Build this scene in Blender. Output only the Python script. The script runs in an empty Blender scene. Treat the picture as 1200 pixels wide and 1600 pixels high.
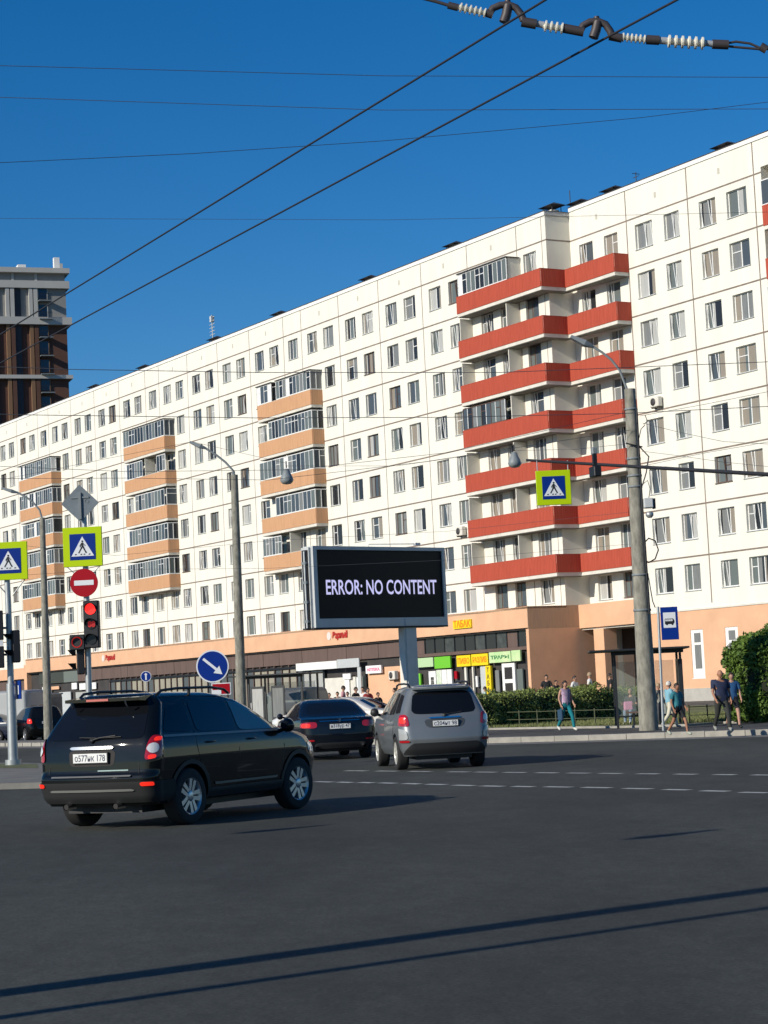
import bpy, math, random
from mathutils import Vector, Matrix, noise
random.seed(7)
R_=math.radians
sc=bpy.context.scene
COL=sc.collection
# ------------------------------------------------------------------ camera, world, sun
CF,CP,CR,CH=3216.8,.0871,.0477,1.56          # focal length in px of a 1200x1600 frame, pitch, roll, eye height
cam=bpy.data.cameras.new('camera'); cob=bpy.data.objects.new('camera',cam); COL.objects.link(cob)
cam.sensor_fit='VERTICAL'; cam.sensor_height=36; cam.lens=CF/1600*36; cam.clip_end=6000; cam.clip_start=.3
_r=Vector((1,0,0)); _f=Vector((0,math.cos(CP),math.sin(CP))); _u=Vector((0,-math.sin(CP),math.cos(CP)))
# image x = cr*r - sr*u ; image up = sr*r + cr*u
ix=_r*math.cos(CR)-_u*math.sin(CR); iy=_r*math.sin(CR)+_u*math.cos(CR)
m=Matrix((ix,iy,-_f)).transposed().to_4x4(); m.translation=(0,0,CH); cob.matrix_world=m
sc.camera=cob
SUN_AZ,SUN_EL=R_(54),R_(24)                  # light travels towards (sin,cos) of the azimuth
w=bpy.data.worlds.new('World'); sc.world=w; w.use_nodes=True; nt=w.node_tree
sky=nt.nodes.new('ShaderNodeTexSky'); sky.sky_type='NISHITA'; sky.sun_disc=False
sky.sun_elevation=SUN_EL; sky.sun_rotation=SUN_AZ+math.pi; sky.air_density=1.0; sky.dust_density=0.0; sky.ozone_density=6.0
hs=nt.nodes.new('ShaderNodeHueSaturation'); hs.inputs['Saturation'].default_value=1.26; hs.inputs['Hue'].default_value=.5035; nt.links.new(sky.outputs[0],hs.inputs['Color']); nt.links.new(hs.outputs[0],nt.nodes['Background'].inputs[0]); nt.nodes['Background'].inputs[1].default_value=.098
sl=bpy.data.lights.new('sun','SUN'); sl.energy=4.7; sl.angle=R_(.5); sl.color=(1,.93,.80)
so=bpy.data.objects.new('sun',sl); COL.objects.link(so)
sd=Vector((math.sin(SUN_AZ)*math.cos(SUN_EL),math.cos(SUN_AZ)*math.cos(SUN_EL),-math.sin(SUN_EL)))
so.rotation_euler=sd.to_track_quat('-Z','Y').to_euler(); so.location=(-30,-30,40)
sc.view_settings.view_transform='Standard'; sc.view_settings.look='None'; sc.view_settings.exposure=0.0; sc.view_settings.gamma=1
sc.render.resolution_x=768; sc.render.resolution_y=1024
# measuring helpers: photo pixel -> world
def ray(x,y):
    a=(x-600); b=(800-y); return ix*a+iy*b+_f*CF
def at(x,y,Y):
    d=ray(x,y); return Vector((0,0,CH))+d*(Y/d.y)
def gnd(x,y,z=0):
    d=ray(x,y); return Vector((0,0,CH))+d*((z-CH)/d.z)
# ------------------------------------------------------------------ materials
MATS={}
def mat(name,col,rough=.7,metal=0,var=.0,vscale=3,bump=0,bscale=40,coat=0,emit=None,es=1,spec=.5,stretch=None,alpha=1,col2=None,trans=0):
    if name in MATS: return MATS[name]
    M=bpy.data.materials.new(name); M.use_nodes=True; n=M.node_tree; p=n.nodes['Principled BSDF']
    p.inputs['Base Color'].default_value=(*col,1); p.inputs['Roughness'].default_value=rough; p.inputs['Metallic'].default_value=metal
    p.inputs['Coat Weight'].default_value=coat; p.inputs['Coat Roughness'].default_value=.04; p.inputs['Specular IOR Level'].default_value=spec
    if trans: p.inputs['Transmission Weight'].default_value=trans
    if alpha<1: p.inputs['Alpha'].default_value=alpha
    if emit: p.inputs['Emission Color'].default_value=(*emit,1); p.inputs['Emission Strength'].default_value=es
    if var or bump or col2:
        tc=n.nodes.new('ShaderNodeTexCoord'); mp=n.nodes.new('ShaderNodeMapping'); n.links.new(tc.outputs['Object'],mp.inputs[0])
        if stretch: mp.inputs['Scale'].default_value=stretch
    if var or col2:
        ns=n.nodes.new('ShaderNodeTexNoise'); ns.inputs['Scale'].default_value=vscale; ns.inputs['Detail'].default_value=7; ns.inputs['Roughness'].default_value=.62
        n.links.new(mp.outputs[0],ns.inputs[0])
        rp=n.nodes.new('ShaderNodeValToRGB'); rp.color_ramp.elements[0].position=.32; rp.color_ramp.elements[1].position=.68
        c2=col2 or tuple(min(1,c*(1+var)) for c in col); c1=tuple(c*(1-var) for c in col) if not col2 else col
        rp.color_ramp.elements[0].color=(*c1,1); rp.color_ramp.elements[1].color=(*c2,1)
        n.links.new(ns.outputs[0],rp.inputs[0]); n.links.new(rp.outputs[0],p.inputs['Base Color'])
    if bump:
        nb=n.nodes.new('ShaderNodeTexNoise'); nb.inputs['Scale'].default_value=bscale; nb.inputs['Detail'].default_value=6
        n.links.new(mp.outputs[0],nb.inputs[0]); bp=n.nodes.new('ShaderNodeBump'); bp.inputs['Strength'].default_value=bump; bp.inputs['Distance'].default_value=.02
        n.links.new(nb.outputs[0],bp.inputs['Height']); n.links.new(bp.outputs[0],p.inputs['Normal'])
    MATS[name]=M; return M
def asphalt(name,base,patch):
    M=bpy.data.materials.new(name); M.use_nodes=True; n=M.node_tree; p=n.nodes['Principled BSDF']; L=n.links.new
    tc=n.nodes.new('ShaderNodeTexCoord')
    def nz(scale,det,st=(1,1,1),rot=0):
        mp=n.nodes.new('ShaderNodeMapping'); mp.inputs['Scale'].default_value=st; mp.inputs['Rotation'].default_value=(0,0,rot); L(tc.outputs['Object'],mp.inputs[0])
        t=n.nodes.new('ShaderNodeTexNoise'); t.inputs['Scale'].default_value=scale; t.inputs['Detail'].default_value=det; t.inputs['Roughness'].default_value=.65; L(mp.outputs[0],t.inputs[0]); return t.outputs[0]
    sm=nz(11,4,(1,.5,1),.7); big=nz(.22,5,(1,.35,1),.5); mid=nz(2.2,6,(1,.6,1),.4); fine=nz(38,6)
    def ramp(src,a,b,lo,hi):
        r=n.nodes.new('ShaderNodeMapRange'); r.inputs[1].default_value=a; r.inputs[2].default_value=b; r.inputs[3].default_value=lo; r.inputs[4].default_value=hi; L(src,r.inputs[0]); return r.outputs[0]
    def mul(a,b):
        q=n.nodes.new('ShaderNodeMath'); q.operation='MULTIPLY'; L(a,q.inputs[0]); L(b,q.inputs[1]); return q.outputs[0]
    f=mul(mul(mul(ramp(sm,.3,.7,.84,1.17),ramp(big,.36,.64,.78,patch)),ramp(mid,.3,.7,.86,1.15)),ramp(fine,.25,.75,.55,1.5))
    vm=n.nodes.new('ShaderNodeVectorMath'); vm.operation='SCALE'; vm.inputs[0].default_value=base; L(f,vm.inputs['Scale']); L(vm.outputs[0],p.inputs['Base Color'])
    p.inputs['Roughness'].default_value=.9; p.inputs['Specular IOR Level'].default_value=.25
    bp=n.nodes.new('ShaderNodeBump'); bp.inputs['Strength'].default_value=.35; bp.inputs['Distance'].default_value=.006; L(fine,bp.inputs['Height']); L(bp.outputs[0],p.inputs['Normal'])
    return M
M_ROAD=asphalt('asphalt_road',(.0465,.0490,.0435),1.34)
M_PAVE=asphalt('asphalt_pavement',(.085,.083,.079),1.2)
M_KERB=mat('kerb_stone',(.33,.31,.27),.9,var=.18,vscale=2.5,bump=.3)
M_DUST=mat('dusty_gutter',(.16,.155,.14),.95,var=.2,vscale=1.2)
M_LINE=mat('road_paint',(.46,.46,.44),.8,var=.3,vscale=5)
M_WALL=mat('cream_wall',(.76,.735,.65),.85,var=.055,vscale=.9,bump=.25,bscale=9,stretch=(1.3,1.3,.16))
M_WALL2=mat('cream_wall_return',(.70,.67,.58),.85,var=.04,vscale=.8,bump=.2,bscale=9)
M_JOINT=mat('panel_joint',(.21,.165,.135),.9,var=.25,vscale=2)
M_WHITE=mat('white_paint',(.80,.79,.76),.55,var=.04,vscale=2)
M_SLAB=mat('balcony_slab',(.66,.63,.56),.85,var=.1,vscale=1.5)
M_RED=mat('red_sheet',(.43,.082,.050),.75,spec=.15,var=.13,vscale=2.5,stretch=(6,6,.3))
M_ORANGE=mat('orange_sheet',(.58,.33,.185),.75,spec=.15,var=.12,vscale=2.5,stretch=(6,6,.3))
M_PEACH=mat('peach_render',(.69,.405,.245),.85,var=.08,vscale=.7,bump=.15,bscale=10)
M_PEACH2=mat('weathered_render',(.42,.28,.19),.9,col2=(.52,.33,.20),vscale=3,stretch=(3,3,.3))
M_BROWN=mat('brown_cladding',(.13,.085,.07),.6,var=.12,vscale=1,stretch=(2,2,.4))
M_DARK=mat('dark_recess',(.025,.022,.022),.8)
M_BLACKM=mat('black_metal',(.02,.02,.022),.45,metal=.3)
M_ROOFM=mat('dark_roof_metal',(.05,.045,.045),.6)
M_CONC=mat('pole_concrete',(.24,.23,.19),.92,var=.35,vscale=9,bump=.3,bscale=20,stretch=(1,1,.35))
M_STEEL=mat('galvanised_steel',(.42,.44,.44),.45,metal=.6,var=.1,vscale=5)
M_GREYP=mat('grey_paint',(.20,.225,.235),.5,var=.08,vscale=2)
M_LTGREY=mat('light_grey_paint',(.50,.52,.52),.5,var=.06,vscale=2)
M_PLINTH=mat('plinth_stone',(.42,.40,.36),.9,var=.1,vscale=2)
M_GLASS=[mat('window_glass_dark',(.025,.027,.03),.08,spec=.35),mat('window_glass_blue',(.07,.085,.10),.08,spec=.35),mat('window_glass_green',(.13,.15,.145),.1,spec=.35)]
M_CURT=[mat('curtain_white',(.42,.42,.40),.35,var=.15,vscale=8,stretch=(3,3,.2)),mat('curtain_grey',(.19,.195,.19),.3,var=.2,vscale=8,stretch=(3,3,.2)),mat('curtain_beige',(.27,.235,.19),.35,var=.15,vscale=8,stretch=(3,3,.2))]
M_WINF=mat('window_frame_white',(.76,.76,.74),.5); M_WINB=mat('window_frame_brown',(.10,.06,.045),.5)
M_YG=mat('yellow_green_board',(.46,.62,.004),.55,spec=.15); M_BLUE=mat('sign_blue',(.003,.028,.22),.5,spec=.15); M_SWHITE=mat('sign_white',(.72,.74,.76),.45)
M_SBLACK=mat('sign_black',(.012,.012,.014),.5); M_SRED=mat('sign_red',(.36,.005,.014),.5,spec=.15)
M_RUBBER=mat('tyre_rubber',(.018,.018,.018),.85,bump=.2,bscale=60); M_RIM=mat('alloy_rim',(.50,.51,.52),.3,metal=.75)
M_RIM2=mat('pale_alloy_rim',(.62,.60,.54),.35,metal=.4)
M_CHROME=mat('chrome',(.75,.75,.75),.12,metal=1); M_BPLAST=mat('black_plastic',(.018,.018,.019),.55)
M_TAIL=mat('tail_lamp_red',(.38,.006,.012),.15,coat=1); M_TAILON=mat('tail_lamp_lit',(.6,.02,.01),.2,emit=(1,.03,.015),es=.7); M_CLEAR=mat('lamp_clear',(.70,.70,.70),.15,coat=1)
M_CGLASS=mat('car_glass',(.006,.007,.009),.05,spec=.35); M_CGLASS2=mat('car_side_glass',(.012,.018,.026),.05,spec=.4)
M_PLATE=mat('number_plate',(.74,.74,.72),.4); M_INK=mat('plate_ink',(.05,.06,.10),.6)
M_INSW=mat('insulator_porcelain',(.74,.71,.60),.35); M_INSD=mat('insulator_dark',(.055,.045,.045),.5); M_INSG=mat('insulator_grey',(.34,.36,.38),.4)
M_WIRE=mat('wire_dark',(.02,.02,.025),.6); M_WIRE2=mat('wire_grey',(.05,.055,.07),.6)
# ------------------------------------------------------------------ mesh builder
class MB:
    def __init__(s): s.v=[];s.f=[];s.m=[];s.mats=[];s.sm=[]
    def mi(s,M):
        if M not in s.mats: s.mats.append(M)
        return s.mats.index(M)
    def add(s,vs,fs,M,smooth=False,X=None):
        b=len(s.v); k=s.mi(M)
        for p in vs:
            p=Vector(p)
            s.v.append(tuple(X@p) if X else tuple(p))
        for f in fs: s.f.append(tuple(b+i for i in f)); s.m.append(k); s.sm.append(smooth)
    def box(s,x0,x1,y0,y1,z0,z1,M,X=None):
        if x1<x0:x0,x1=x1,x0
        if y1<y0:y0,y1=y1,y0
        if z1<z0:z0,z1=z1,z0
        vs=[(x,y,z) for z in(z0,z1) for y in(y0,y1) for x in(x0,x1)]
        s.add(vs,[(0,2,3,1),(4,5,7,6),(0,1,5,4),(2,6,7,3),(0,4,6,2),(1,3,7,5)],M,False,X)
    def bbox(s,x0,x1,y0,y1,z0,z1,M,b=.02,X=None):
        # box with chamfered edges (frustum caps along every axis)
        vs=[];
        xs=(x0,x1);ys=(y0,y1);zs=(z0,z1)
        idx={}
        for ax in range(3):
            for i in (0,1):
                for j in (0,1):
                    for k in (0,1):
                        c=[xs[i],ys[j],zs[k]]; sg=[1 if t==0 else -1 for t in (i,j,k)]
                        for a in range(3):
                            if a!=ax: c[a]+=sg[a]*b
                        idx[(ax,i,j,k)]=len(vs); vs.append(tuple(c))
        fs=[]
        for i in(0,1):
            q=[idx[(0,i,0,0)],idx[(0,i,1,0)],idx[(0,i,1,1)],idx[(0,i,0,1)]]; fs.append(q if i else q[::-1])
            q=[idx[(1,0,i,0)],idx[(1,0,i,1)],idx[(1,1,i,1)],idx[(1,1,i,0)]]; fs.append(q if i else q[::-1])
            q=[idx[(2,0,0,i)],idx[(2,1,0,i)],idx[(2,1,1,i)],idx[(2,0,1,i)]]; fs.append(q if i else q[::-1])
        for i in(0,1):
            for j in(0,1):
                s_=1 if (i==j) else -1
                q=[idx[(0,i,j,0)],idx[(1,i,j,0)],idx[(1,i,j,1)],idx[(0,i,j,1)]]; fs.append(q[::s_])
                q=[idx[(0,i,0,j)],idx[(0,i,1,j)],idx[(2,i,1,j)],idx[(2,i,0,j)]]; fs.append(q[::s_])
                q=[idx[(1,0,i,j)],idx[(2,0,i,j)],idx[(2,1,i,j)],idx[(1,1,i,j)]]; fs.append(q[::s_])
                for k in(0,1):
                    fs.append((idx[(0,i,j,k)],idx[(1,i,j,k)],idx[(2,i,j,k)]))
        s.add(vs,fs,M,False,X)
    def tube(s,pts,r,M,n=8,caps=True,X=None,smooth=True):
        pts=[Vector(p) for p in pts]; rs=r if isinstance(r,(list,tuple)) else [r]*len(pts)
        vs=[];fs=[];prev=None
        for i,p in enumerate(pts):
            t=(pts[min(i+1,len(pts)-1)]-pts[max(i-1,0)]).normalized()
            if prev is None: a=t.orthogonal().normalized()
            else: a=(prev-t*prev.dot(t)).normalized()
            prev=a; b=t.cross(a)
            for k in range(n):
                th=2*math.pi*k/n; vs.append(tuple(p+(a*math.cos(th)+b*math.sin(th))*rs[i]))
        for i in range(len(pts)-1):
            for k in range(n): fs.append((i*n+k,i*n+(k+1)%n,(i+1)*n+(k+1)%n,(i+1)*n+k))
        s.add(vs,fs,M,smooth,X)
        if caps:
            b=len(vs); s.add([vs[k] for k in range(n)],[tuple(range(n))[::-1]],M,False,X); s.add([vs[b-n+k] for k in range(n)],[tuple(range(n))],M,False,X)
    def lathe(s,prof,M,c=(0,0,0),ax=(0,0,1),n=24,X=None,smooth=True):
        ax=Vector(ax).normalized(); a=ax.orthogonal().normalized(); b=ax.cross(a); c=Vector(c); vs=[];fs=[]
        for (r,h) in prof:
            for k in range(n):
                th=2*math.pi*k/n; vs.append(tuple(c+ax*h+(a*math.cos(th)+b*math.sin(th))*r))
        for i in range(len(prof)-1):
            for k in range(n): fs.append((i*n+k,i*n+(k+1)%n,(i+1)*n+(k+1)%n,(i+1)*n+k))
        s.add(vs,fs,M,smooth,X)
    def prism(s,poly,d0,d1,M,X=None):
        # poly in local (x,z); extruded along y from d0 (front, towards -y) to d1
        n=len(poly); A=sum(poly[i][0]*poly[(i+1)%n][1]-poly[(i+1)%n][0]*poly[i][1] for i in range(n))
        if A<0: poly=poly[::-1]
        vs=[(x,d0,z) for x,z in poly]+[(x,d1,z) for x,z in poly]
        fs=[tuple(range(n)),tuple(range(2*n-1,n-1,-1))]+[(i,n+i,n+(i+1)%n,(i+1)%n) for i in range(n)]
        s.add(vs,fs,M,False,X)
    def slab(s,poly,z0,z1,M,X=None):
        n=len(poly); A=sum(poly[i][0]*poly[(i+1)%n][1]-poly[(i+1)%n][0]*poly[i][1] for i in range(n))
        if A<0: poly=poly[::-1]
        vs=[(x,y,z0) for x,y in poly]+[(x,y,z1) for x,y in poly]
        fs=[tuple(range(n))[::-1],tuple(range(n,2*n))]+[(i,(i+1)%n,n+(i+1)%n,n+i) for i in range(n)]
        s.add(vs,fs,M,False,X)
    def build(s,name,parent=None,label=None,cat=None,group=None,kind=None):
        me=bpy.data.meshes.new(name); me.from_pydata(s.v,[],s.f)
        for M in s.mats: me.materials.append(M)
        me.polygons.foreach_set('material_index',s.m); me.polygons.foreach_set('use_smooth',s.sm); me.update()
        o=bpy.data.objects.new(name,me); COL.objects.link(o)
        if parent: o.parent=parent
        return tag(o,label,cat,group,kind)
def tag(o,label=None,cat=None,group=None,kind=None):
    for k,v in (('label',label),('category',cat),('group',group),('kind',kind)):
        if v: o[k]=v
    return o
def thing(name,label,cat,loc=(0,0,0),rz=0,group=None):
    o=bpy.data.objects.new(name,None); COL.objects.link(o); o.location=loc; o.rotation_euler=(0,0,rz); o.empty_display_size=.2
    return tag(o,label,cat,group)
def child(name,mesh,parent,loc=(0,0,0),label=None):
    o=bpy.data.objects.new(name,mesh); COL.objects.link(o); o.parent=parent; o.location=loc
    if label:o['label']=label
    return o
def arc(cx,cz,r,a0=0,a1=360,n=28): return [(cx+r*math.cos(R_(a0+(a1-a0)*i/n)),cz+r*math.sin(R_(a0+(a1-a0)*i/n))) for i in range(n if a1-a0>=360 else n+1)]
def text_mesh(mb,txt,size,M,x=0,y=0,z=0,depth=.004,width=None,bold=0,X=None,shear=0):
    cu=bpy.data.curves.new('t','FONT'); cu.body=txt; cu.size=size; cu.align_x='CENTER'; cu.align_y='CENTER'; cu.offset=bold; cu.resolution_u=3; cu.shear=shear
    o=bpy.data.objects.new('t',cu); COL.objects.link(o); dg=bpy.context.evaluated_depsgraph_get(); dg.update()
    me=bpy.data.meshes.new_from_object(o.evaluated_get(dg)); vs=[v.co.copy() for v in me.vertices]
    sx=1
    if width and vs:
        wd=max(v.x for v in vs)-min(v.x for v in vs); sx=width/wd
    hz=(max(v.y for v in vs)+min(v.y for v in vs))/2
    mb.add([(x+v.x*sx,y-depth,z+v.y-hz) for v in vs],[tuple(p.vertices) for p in me.polygons],M,False,X)
    bpy.data.objects.remove(o); bpy.data.curves.remove(cu); bpy.data.meshes.remove(me)
# ------------------------------------------------------------------ ground
g=MB(); g.add([(-900,-300,0),(900,-300,0),(900,2500,0),(-900,2500,0)],[(0,1,2,3)],M_ROAD); g.build('road',kind='structure')
BAZ=.5336; BO=Vector((6.427,137.87,0)); BD=Vector((math.sin(BAZ),-math.cos(BAZ),0)); BN=Vector((-math.cos(BAZ),-math.sin(BAZ),0))
kerb=[BO+BD*u+BN*34.5 for u in (-140,-100,-60,-30)]
kerb=[Vector((-46,140)),Vector((-30,112)),Vector((-16.2,88)),Vector((-7,73)),Vector((-1.2,63.2)),Vector((.6,60.2)),Vector((2.6,57.6)),Vector((5.2,55.6)),Vector((9.0,53.2)),Vector((13,51.3)),Vector((20,49)),Vector((40,45))]
def offs(poly,d):
    out=[]
    for i,p in enumerate(poly):
        t=(poly[min(i+1,len(poly)-1)]-poly[max(i-1,0)]).normalized(); out.append(p+Vector((-t.y,t.x))*d)
    return out
back=offs(kerb,.34)
# pavement right of the junction
pv=MB(); pp=[tuple(p) for p in back[3:]]+[(60,60),(60,150),(22,160),(-6,118),tuple(back[3]+Vector((3,9)))]
pv.slab(pp,0.002,.145,M_PAVE); pv.build('pavement',kind='structure')
kb=MB(); fr=kerb; mid=offs(kerb,.17)
for i in range(len(kerb)-1):
    a,b=kerb[i],kerb[i+1]; c,d=back[i],back[i+1]; n=max(1,int((b-a).length/1.0))
    for k in range(n):
        t0=k/n; t1=(k+1)/n-.004; q=[a.lerp(b,t0),a.lerp(b,t1),c.lerp(d,t1),c.lerp(d,t0)]
        hh=.15+random.uniform(-.004,.004)
        kb.slab([tuple(p) for p in q],0.0,hh,M_KERB)
kb.build('kerb',kind='structure')
du=MB(); o2=offs(kerb,-1.5)
for i in range(len(kerb)-1): du.add([(*o2[i],.004),(*o2[i+1],.004),(*kerb[i+1],.004),(*kerb[i],.004)],[(0,1,2,3)],M_DUST)
du.build('gutter_strip',kind='structure')
# narrow verge of the side road at the left, behind the kerb
sp=MB(); far=offs(kerb,2.6)
sp.slab([tuple(p) for p in back[:4]]+[tuple(p) for p in far[:4]][::-1],0.002,.143,M_DUST); sp.build('verge',kind='structure')
fp=MB(); P=lambda u,w:tuple((BO+BD*u+BN*w).to_2d())
fp.slab([P(-150,3.2),P(-150,9),P(-4,9),P(10,9),P(10,3.2)],0.002,.12,M_DUST); fp.build('shop_pavement',kind='structure')
# island at the left with the signal poles
isl=[gnd(-260,1190,.12),gnd(60,1192,.12),gnd(118,1196,.12),gnd(150,1203,.12),gnd(150,1213,.12),gnd(110,1221,.12),gnd(-260,1232,.12)]
im=MB(); im.slab([(p.x,p.y) for p in isl],.002,.12,M_DUST); im.build('traffic_island',kind='structure')
gi=MB(); q=[gnd(-260,1191,.124),gnd(58,1194,.124),gnd(60,1200,.124),gnd(-260,1200,.124)]; gi.add([(p.x,p.y,.126) for p in q],[(3,2,1,0)],mat('dry_grass',(.10,.11,.04),.95,var=.4,vscale=4)); gi.build('island_grass',kind='stuff')
# lane dashes
ln=MB()
def dash(x0,x1,y0,y1,wd=.16):
    a=gnd(x0,y0); b=gnd(x1,y1); t=(b-a).normalized(); n=Vector((-t.y,t.x,0))*wd/2
    ln.add([tuple(Vector((p.x,p.y,.005))) for p in (a-n,b-n,b+n,a+n)],[(0,1,2,3)],M_LINE)
for x in [540,588,640,700,742,788,838,888,938,996,1055,1116,1176]:
    y=1204.5+(x-540)*.0105; dash(x,x+33,y,y+.35)
xB=[(494,519,1221.6),(528,550,1222.3),(561,583,1222.8),(594,618,1223.5),(631,656,1224.6),(668,696,1225.6),(709,741,1227.2),(752,786,1228.3),(802,833,1229),(852,892,1229.6),(911,954,1230.6),(975,1018,1232.2),(1038,1077,1234),(1096,1138,1236),(1158,1200,1238.4)]
for a,b,y in xB: dash(a,b,y,y+.8,.16)
ln.build('lane_marking',kind='structure')
# ------------------------------------------------------------------ apartment building
bld=thing('apartment_building','long nine storey cream panel apartment block with red and orange balconies','building',tuple(BO),BAZ-math.pi/2)
def fac(x,y,w=0):
    d=ray(x,y); o=Vector((0,0,CH)); t=((BO+BN*w-o).dot(BN))/d.dot(BN); p=o+d*t; q=p-BO
    return q.dot(BD),p.z
TOP,BAND,ST=31.73,1.84,3.03
ZJ=[TOP-BAND-ST*k for k in range(9)]; ZB=ZJ[8]
JL=[9.35,6,0,-6,-12,-18,-24,-27]
u=-27
while u>-125:
    for d in (6,6,6,6,3): u-=d; JL.append(u)
ULEFT=-118
def wall(mb,u0,u1,z0,z1,w,ops,M,dep=.20,MR=None):
    us=sorted({u0,u1}|{a for o in ops for a in (o[0],o[1])}); zs=sorted({z0,z1}|{a for o in ops for a in (o[2],o[3])})
    us=[x for x in us if u0-1e-6<=x<=u1+1e-6]; zs=[z for z in zs if z0-1e-6<=z<=z1+1e-6]
    oset=[(o[0]+1e-4,o[1]-1e-4,o[2]+1e-4,o[3]-1e-4) for o in ops]
    rows={}
    for o in oset: rows.setdefault(round(o[2],2),[]).append(o)
    for j in range(len(zs)-1):
        zc=(zs[j]+zs[j+1])/2; act=sorted([o for o in oset if o[2]<zc<o[3]])
        cur=u0
        for o in act:
            a,b=o[0]-1e-4,o[1]+1e-4
            if a>cur: mb.add([(cur,-w,zs[j]),(a,-w,zs[j]),(a,-w,zs[j+1]),(cur,-w,zs[j+1])],[(0,1,2,3)],M)
            cur=b
        if cur<u1: mb.add([(cur,-w,zs[j]),(u1,-w,zs[j]),(u1,-w,zs[j+1]),(cur,-w,zs[j+1])],[(0,1,2,3)],M)
    MR=MR or M
    for a,b,c,d in [o[:4] for o in ops]:
        y0=-w;y1=-w+dep
        mb.add([(a,y0,c),(a,y1,c),(a,y1,d),(a,y0,d)],[(3,2,1,0)],MR); mb.add([(b,y0,c),(b,y1,c),(b,y1,d),(b,y0,d)],[(0,1,2,3)],MR)
        mb.add([(a,y0,c),(b,y0,c),(b,y1,c),(a,y1,c)],[(0,1,2,3)],MR); mb.add([(a,y0,d),(b,y0,d),(b,y1,d),(a,y1,d)],[(3,2,1,0)],MR)
WH=1.55
def win_ops(j0,j1):
    wd=abs(j1-j0); a=min(j0,j1)
    if wd<4: return [(a+.75,a+2.35)]
    return [(a+.93,a+2.5),(a+3.5,a+5.07)]
# openings
opsL=[];opsR=[];near=[];farw=[]
for k in range(8):
    zt=ZJ[k]-.45; zb=zt-WH
    js=sorted(JL)
    for a,b in zip(js[:-1],js[1:]):
        if a<ULEFT: continue
        if a==0: o=[(1.4,2.85),(3.75,5.0)]
        elif a==6: o=[(6.7,8.15)]
        else: o=win_ops(a,b)
        for (p,q) in o:
            opsL.append((p,q,zb,zt)); (near if a>=-6 else farw).append((p,q,zb,zt,0,k))
    for (p,q) in ((10.3,11.75),(12.95,14.35),(16.15,17.85),(19.0,20.45),(22.35,23.85),(24.85,26.6)):
        opsR.append((p,q,zb,zt)); near.append((p,q,zb,zt,-1.89,k))
WR=-1.89; TOPR=TOP+.3
wl=MB()
wall(wl,ULEFT,9.35,ZB-.8,TOP-.22,0,opsL,M_WALL)
wall(wl,9.35,27.95,5.58,TOPR-.22,WR,opsR,M_WALL)
gops=[(19.2,20.35,1.5,4.35),(22.35,23.5,1.5,4.35),(26.0,27.2,1.5,4.35)]
wall(wl,15.2,27.95,.9,5.58,WR+.02,gops,M_PEACH)
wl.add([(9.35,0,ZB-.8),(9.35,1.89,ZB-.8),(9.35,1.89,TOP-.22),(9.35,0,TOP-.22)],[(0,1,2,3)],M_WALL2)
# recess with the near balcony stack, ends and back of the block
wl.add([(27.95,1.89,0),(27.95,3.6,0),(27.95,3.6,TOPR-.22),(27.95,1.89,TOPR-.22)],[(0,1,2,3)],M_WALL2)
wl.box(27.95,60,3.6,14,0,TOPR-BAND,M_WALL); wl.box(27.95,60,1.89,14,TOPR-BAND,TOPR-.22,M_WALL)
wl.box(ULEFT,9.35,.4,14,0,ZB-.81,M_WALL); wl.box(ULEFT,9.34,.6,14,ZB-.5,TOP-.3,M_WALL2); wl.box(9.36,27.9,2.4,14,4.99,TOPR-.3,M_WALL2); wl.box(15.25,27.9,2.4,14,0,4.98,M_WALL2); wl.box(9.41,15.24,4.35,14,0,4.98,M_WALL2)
# cornice band and dark coping
for a,b,w_,t in ((ULEFT,9.43,0,TOP),(9.43,60,WR,TOPR)):
    wl.box(a,b,-w_-.07,14,t-.25,t,M_WHITE); wl.box(a-.02,b+.02,-w_-.10,14.02,t+.002,t+.05,M_ROOFM)
wl.box(9.35,9.43,-.07,1.9,TOP-.25,TOP-.002,M_WHITE)
# joints
for k in range(9):
    if k<8 or True:
        wl.box(ULEFT,9.35,-.008,.0,ZJ[k]-.05,ZJ[k]+.045,M_JOINT) if k<8 else None
        wl.box(9.36,27.95,1.882,1.89,ZJ[k]-.05,ZJ[k]+.045,M_JOINT) if k<8 else None
        if k<8: wl.box(9.35,9.356,.0,1.88,ZJ[k]-.05,ZJ[k]+.045,M_JOINT)
for j in JL:
    if j>ULEFT and j<9: wl.box(j-.035,j+.035,-.005,.0,ZB,TOP-.26,M_JOINT)
wl.box(8.85,8.9,-.005,0,ZB,TOP-.26,M_JOINT)
for j in (15.33,21.33,27.33): wl.box(j-.045,j+.045,1.885,1.89,ZB+.2,TOPR-.26,M_JOINT)
# little attic vents
for j0,j1 in zip(sorted(JL)[:-1],sorted(JL)[1:]):
    if j0<ULEFT or j1-j0<4: continue
    c=(j0+j1)/2; wl.box(c-.09,c+.09,-.01,.0,TOP-1.2,TOP-.85,mat('vent_grille',(.5,.47,.4),.8))
for c in (12.3,18.3,24.3): wl.box(c-.1,c+.1,1.88,1.89,TOPR-1.35,TOPR-1.0,MATS['vent_grille'])
# ground storey trim on the right section
wl.box(15.2,27.95,1.82,1.87,5.50,5.60,M_SLAB); wl.box(15.2,27.95,1.80,1.87,0,.9,M_PLINTH)
wl.build('wall',bld)
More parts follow.
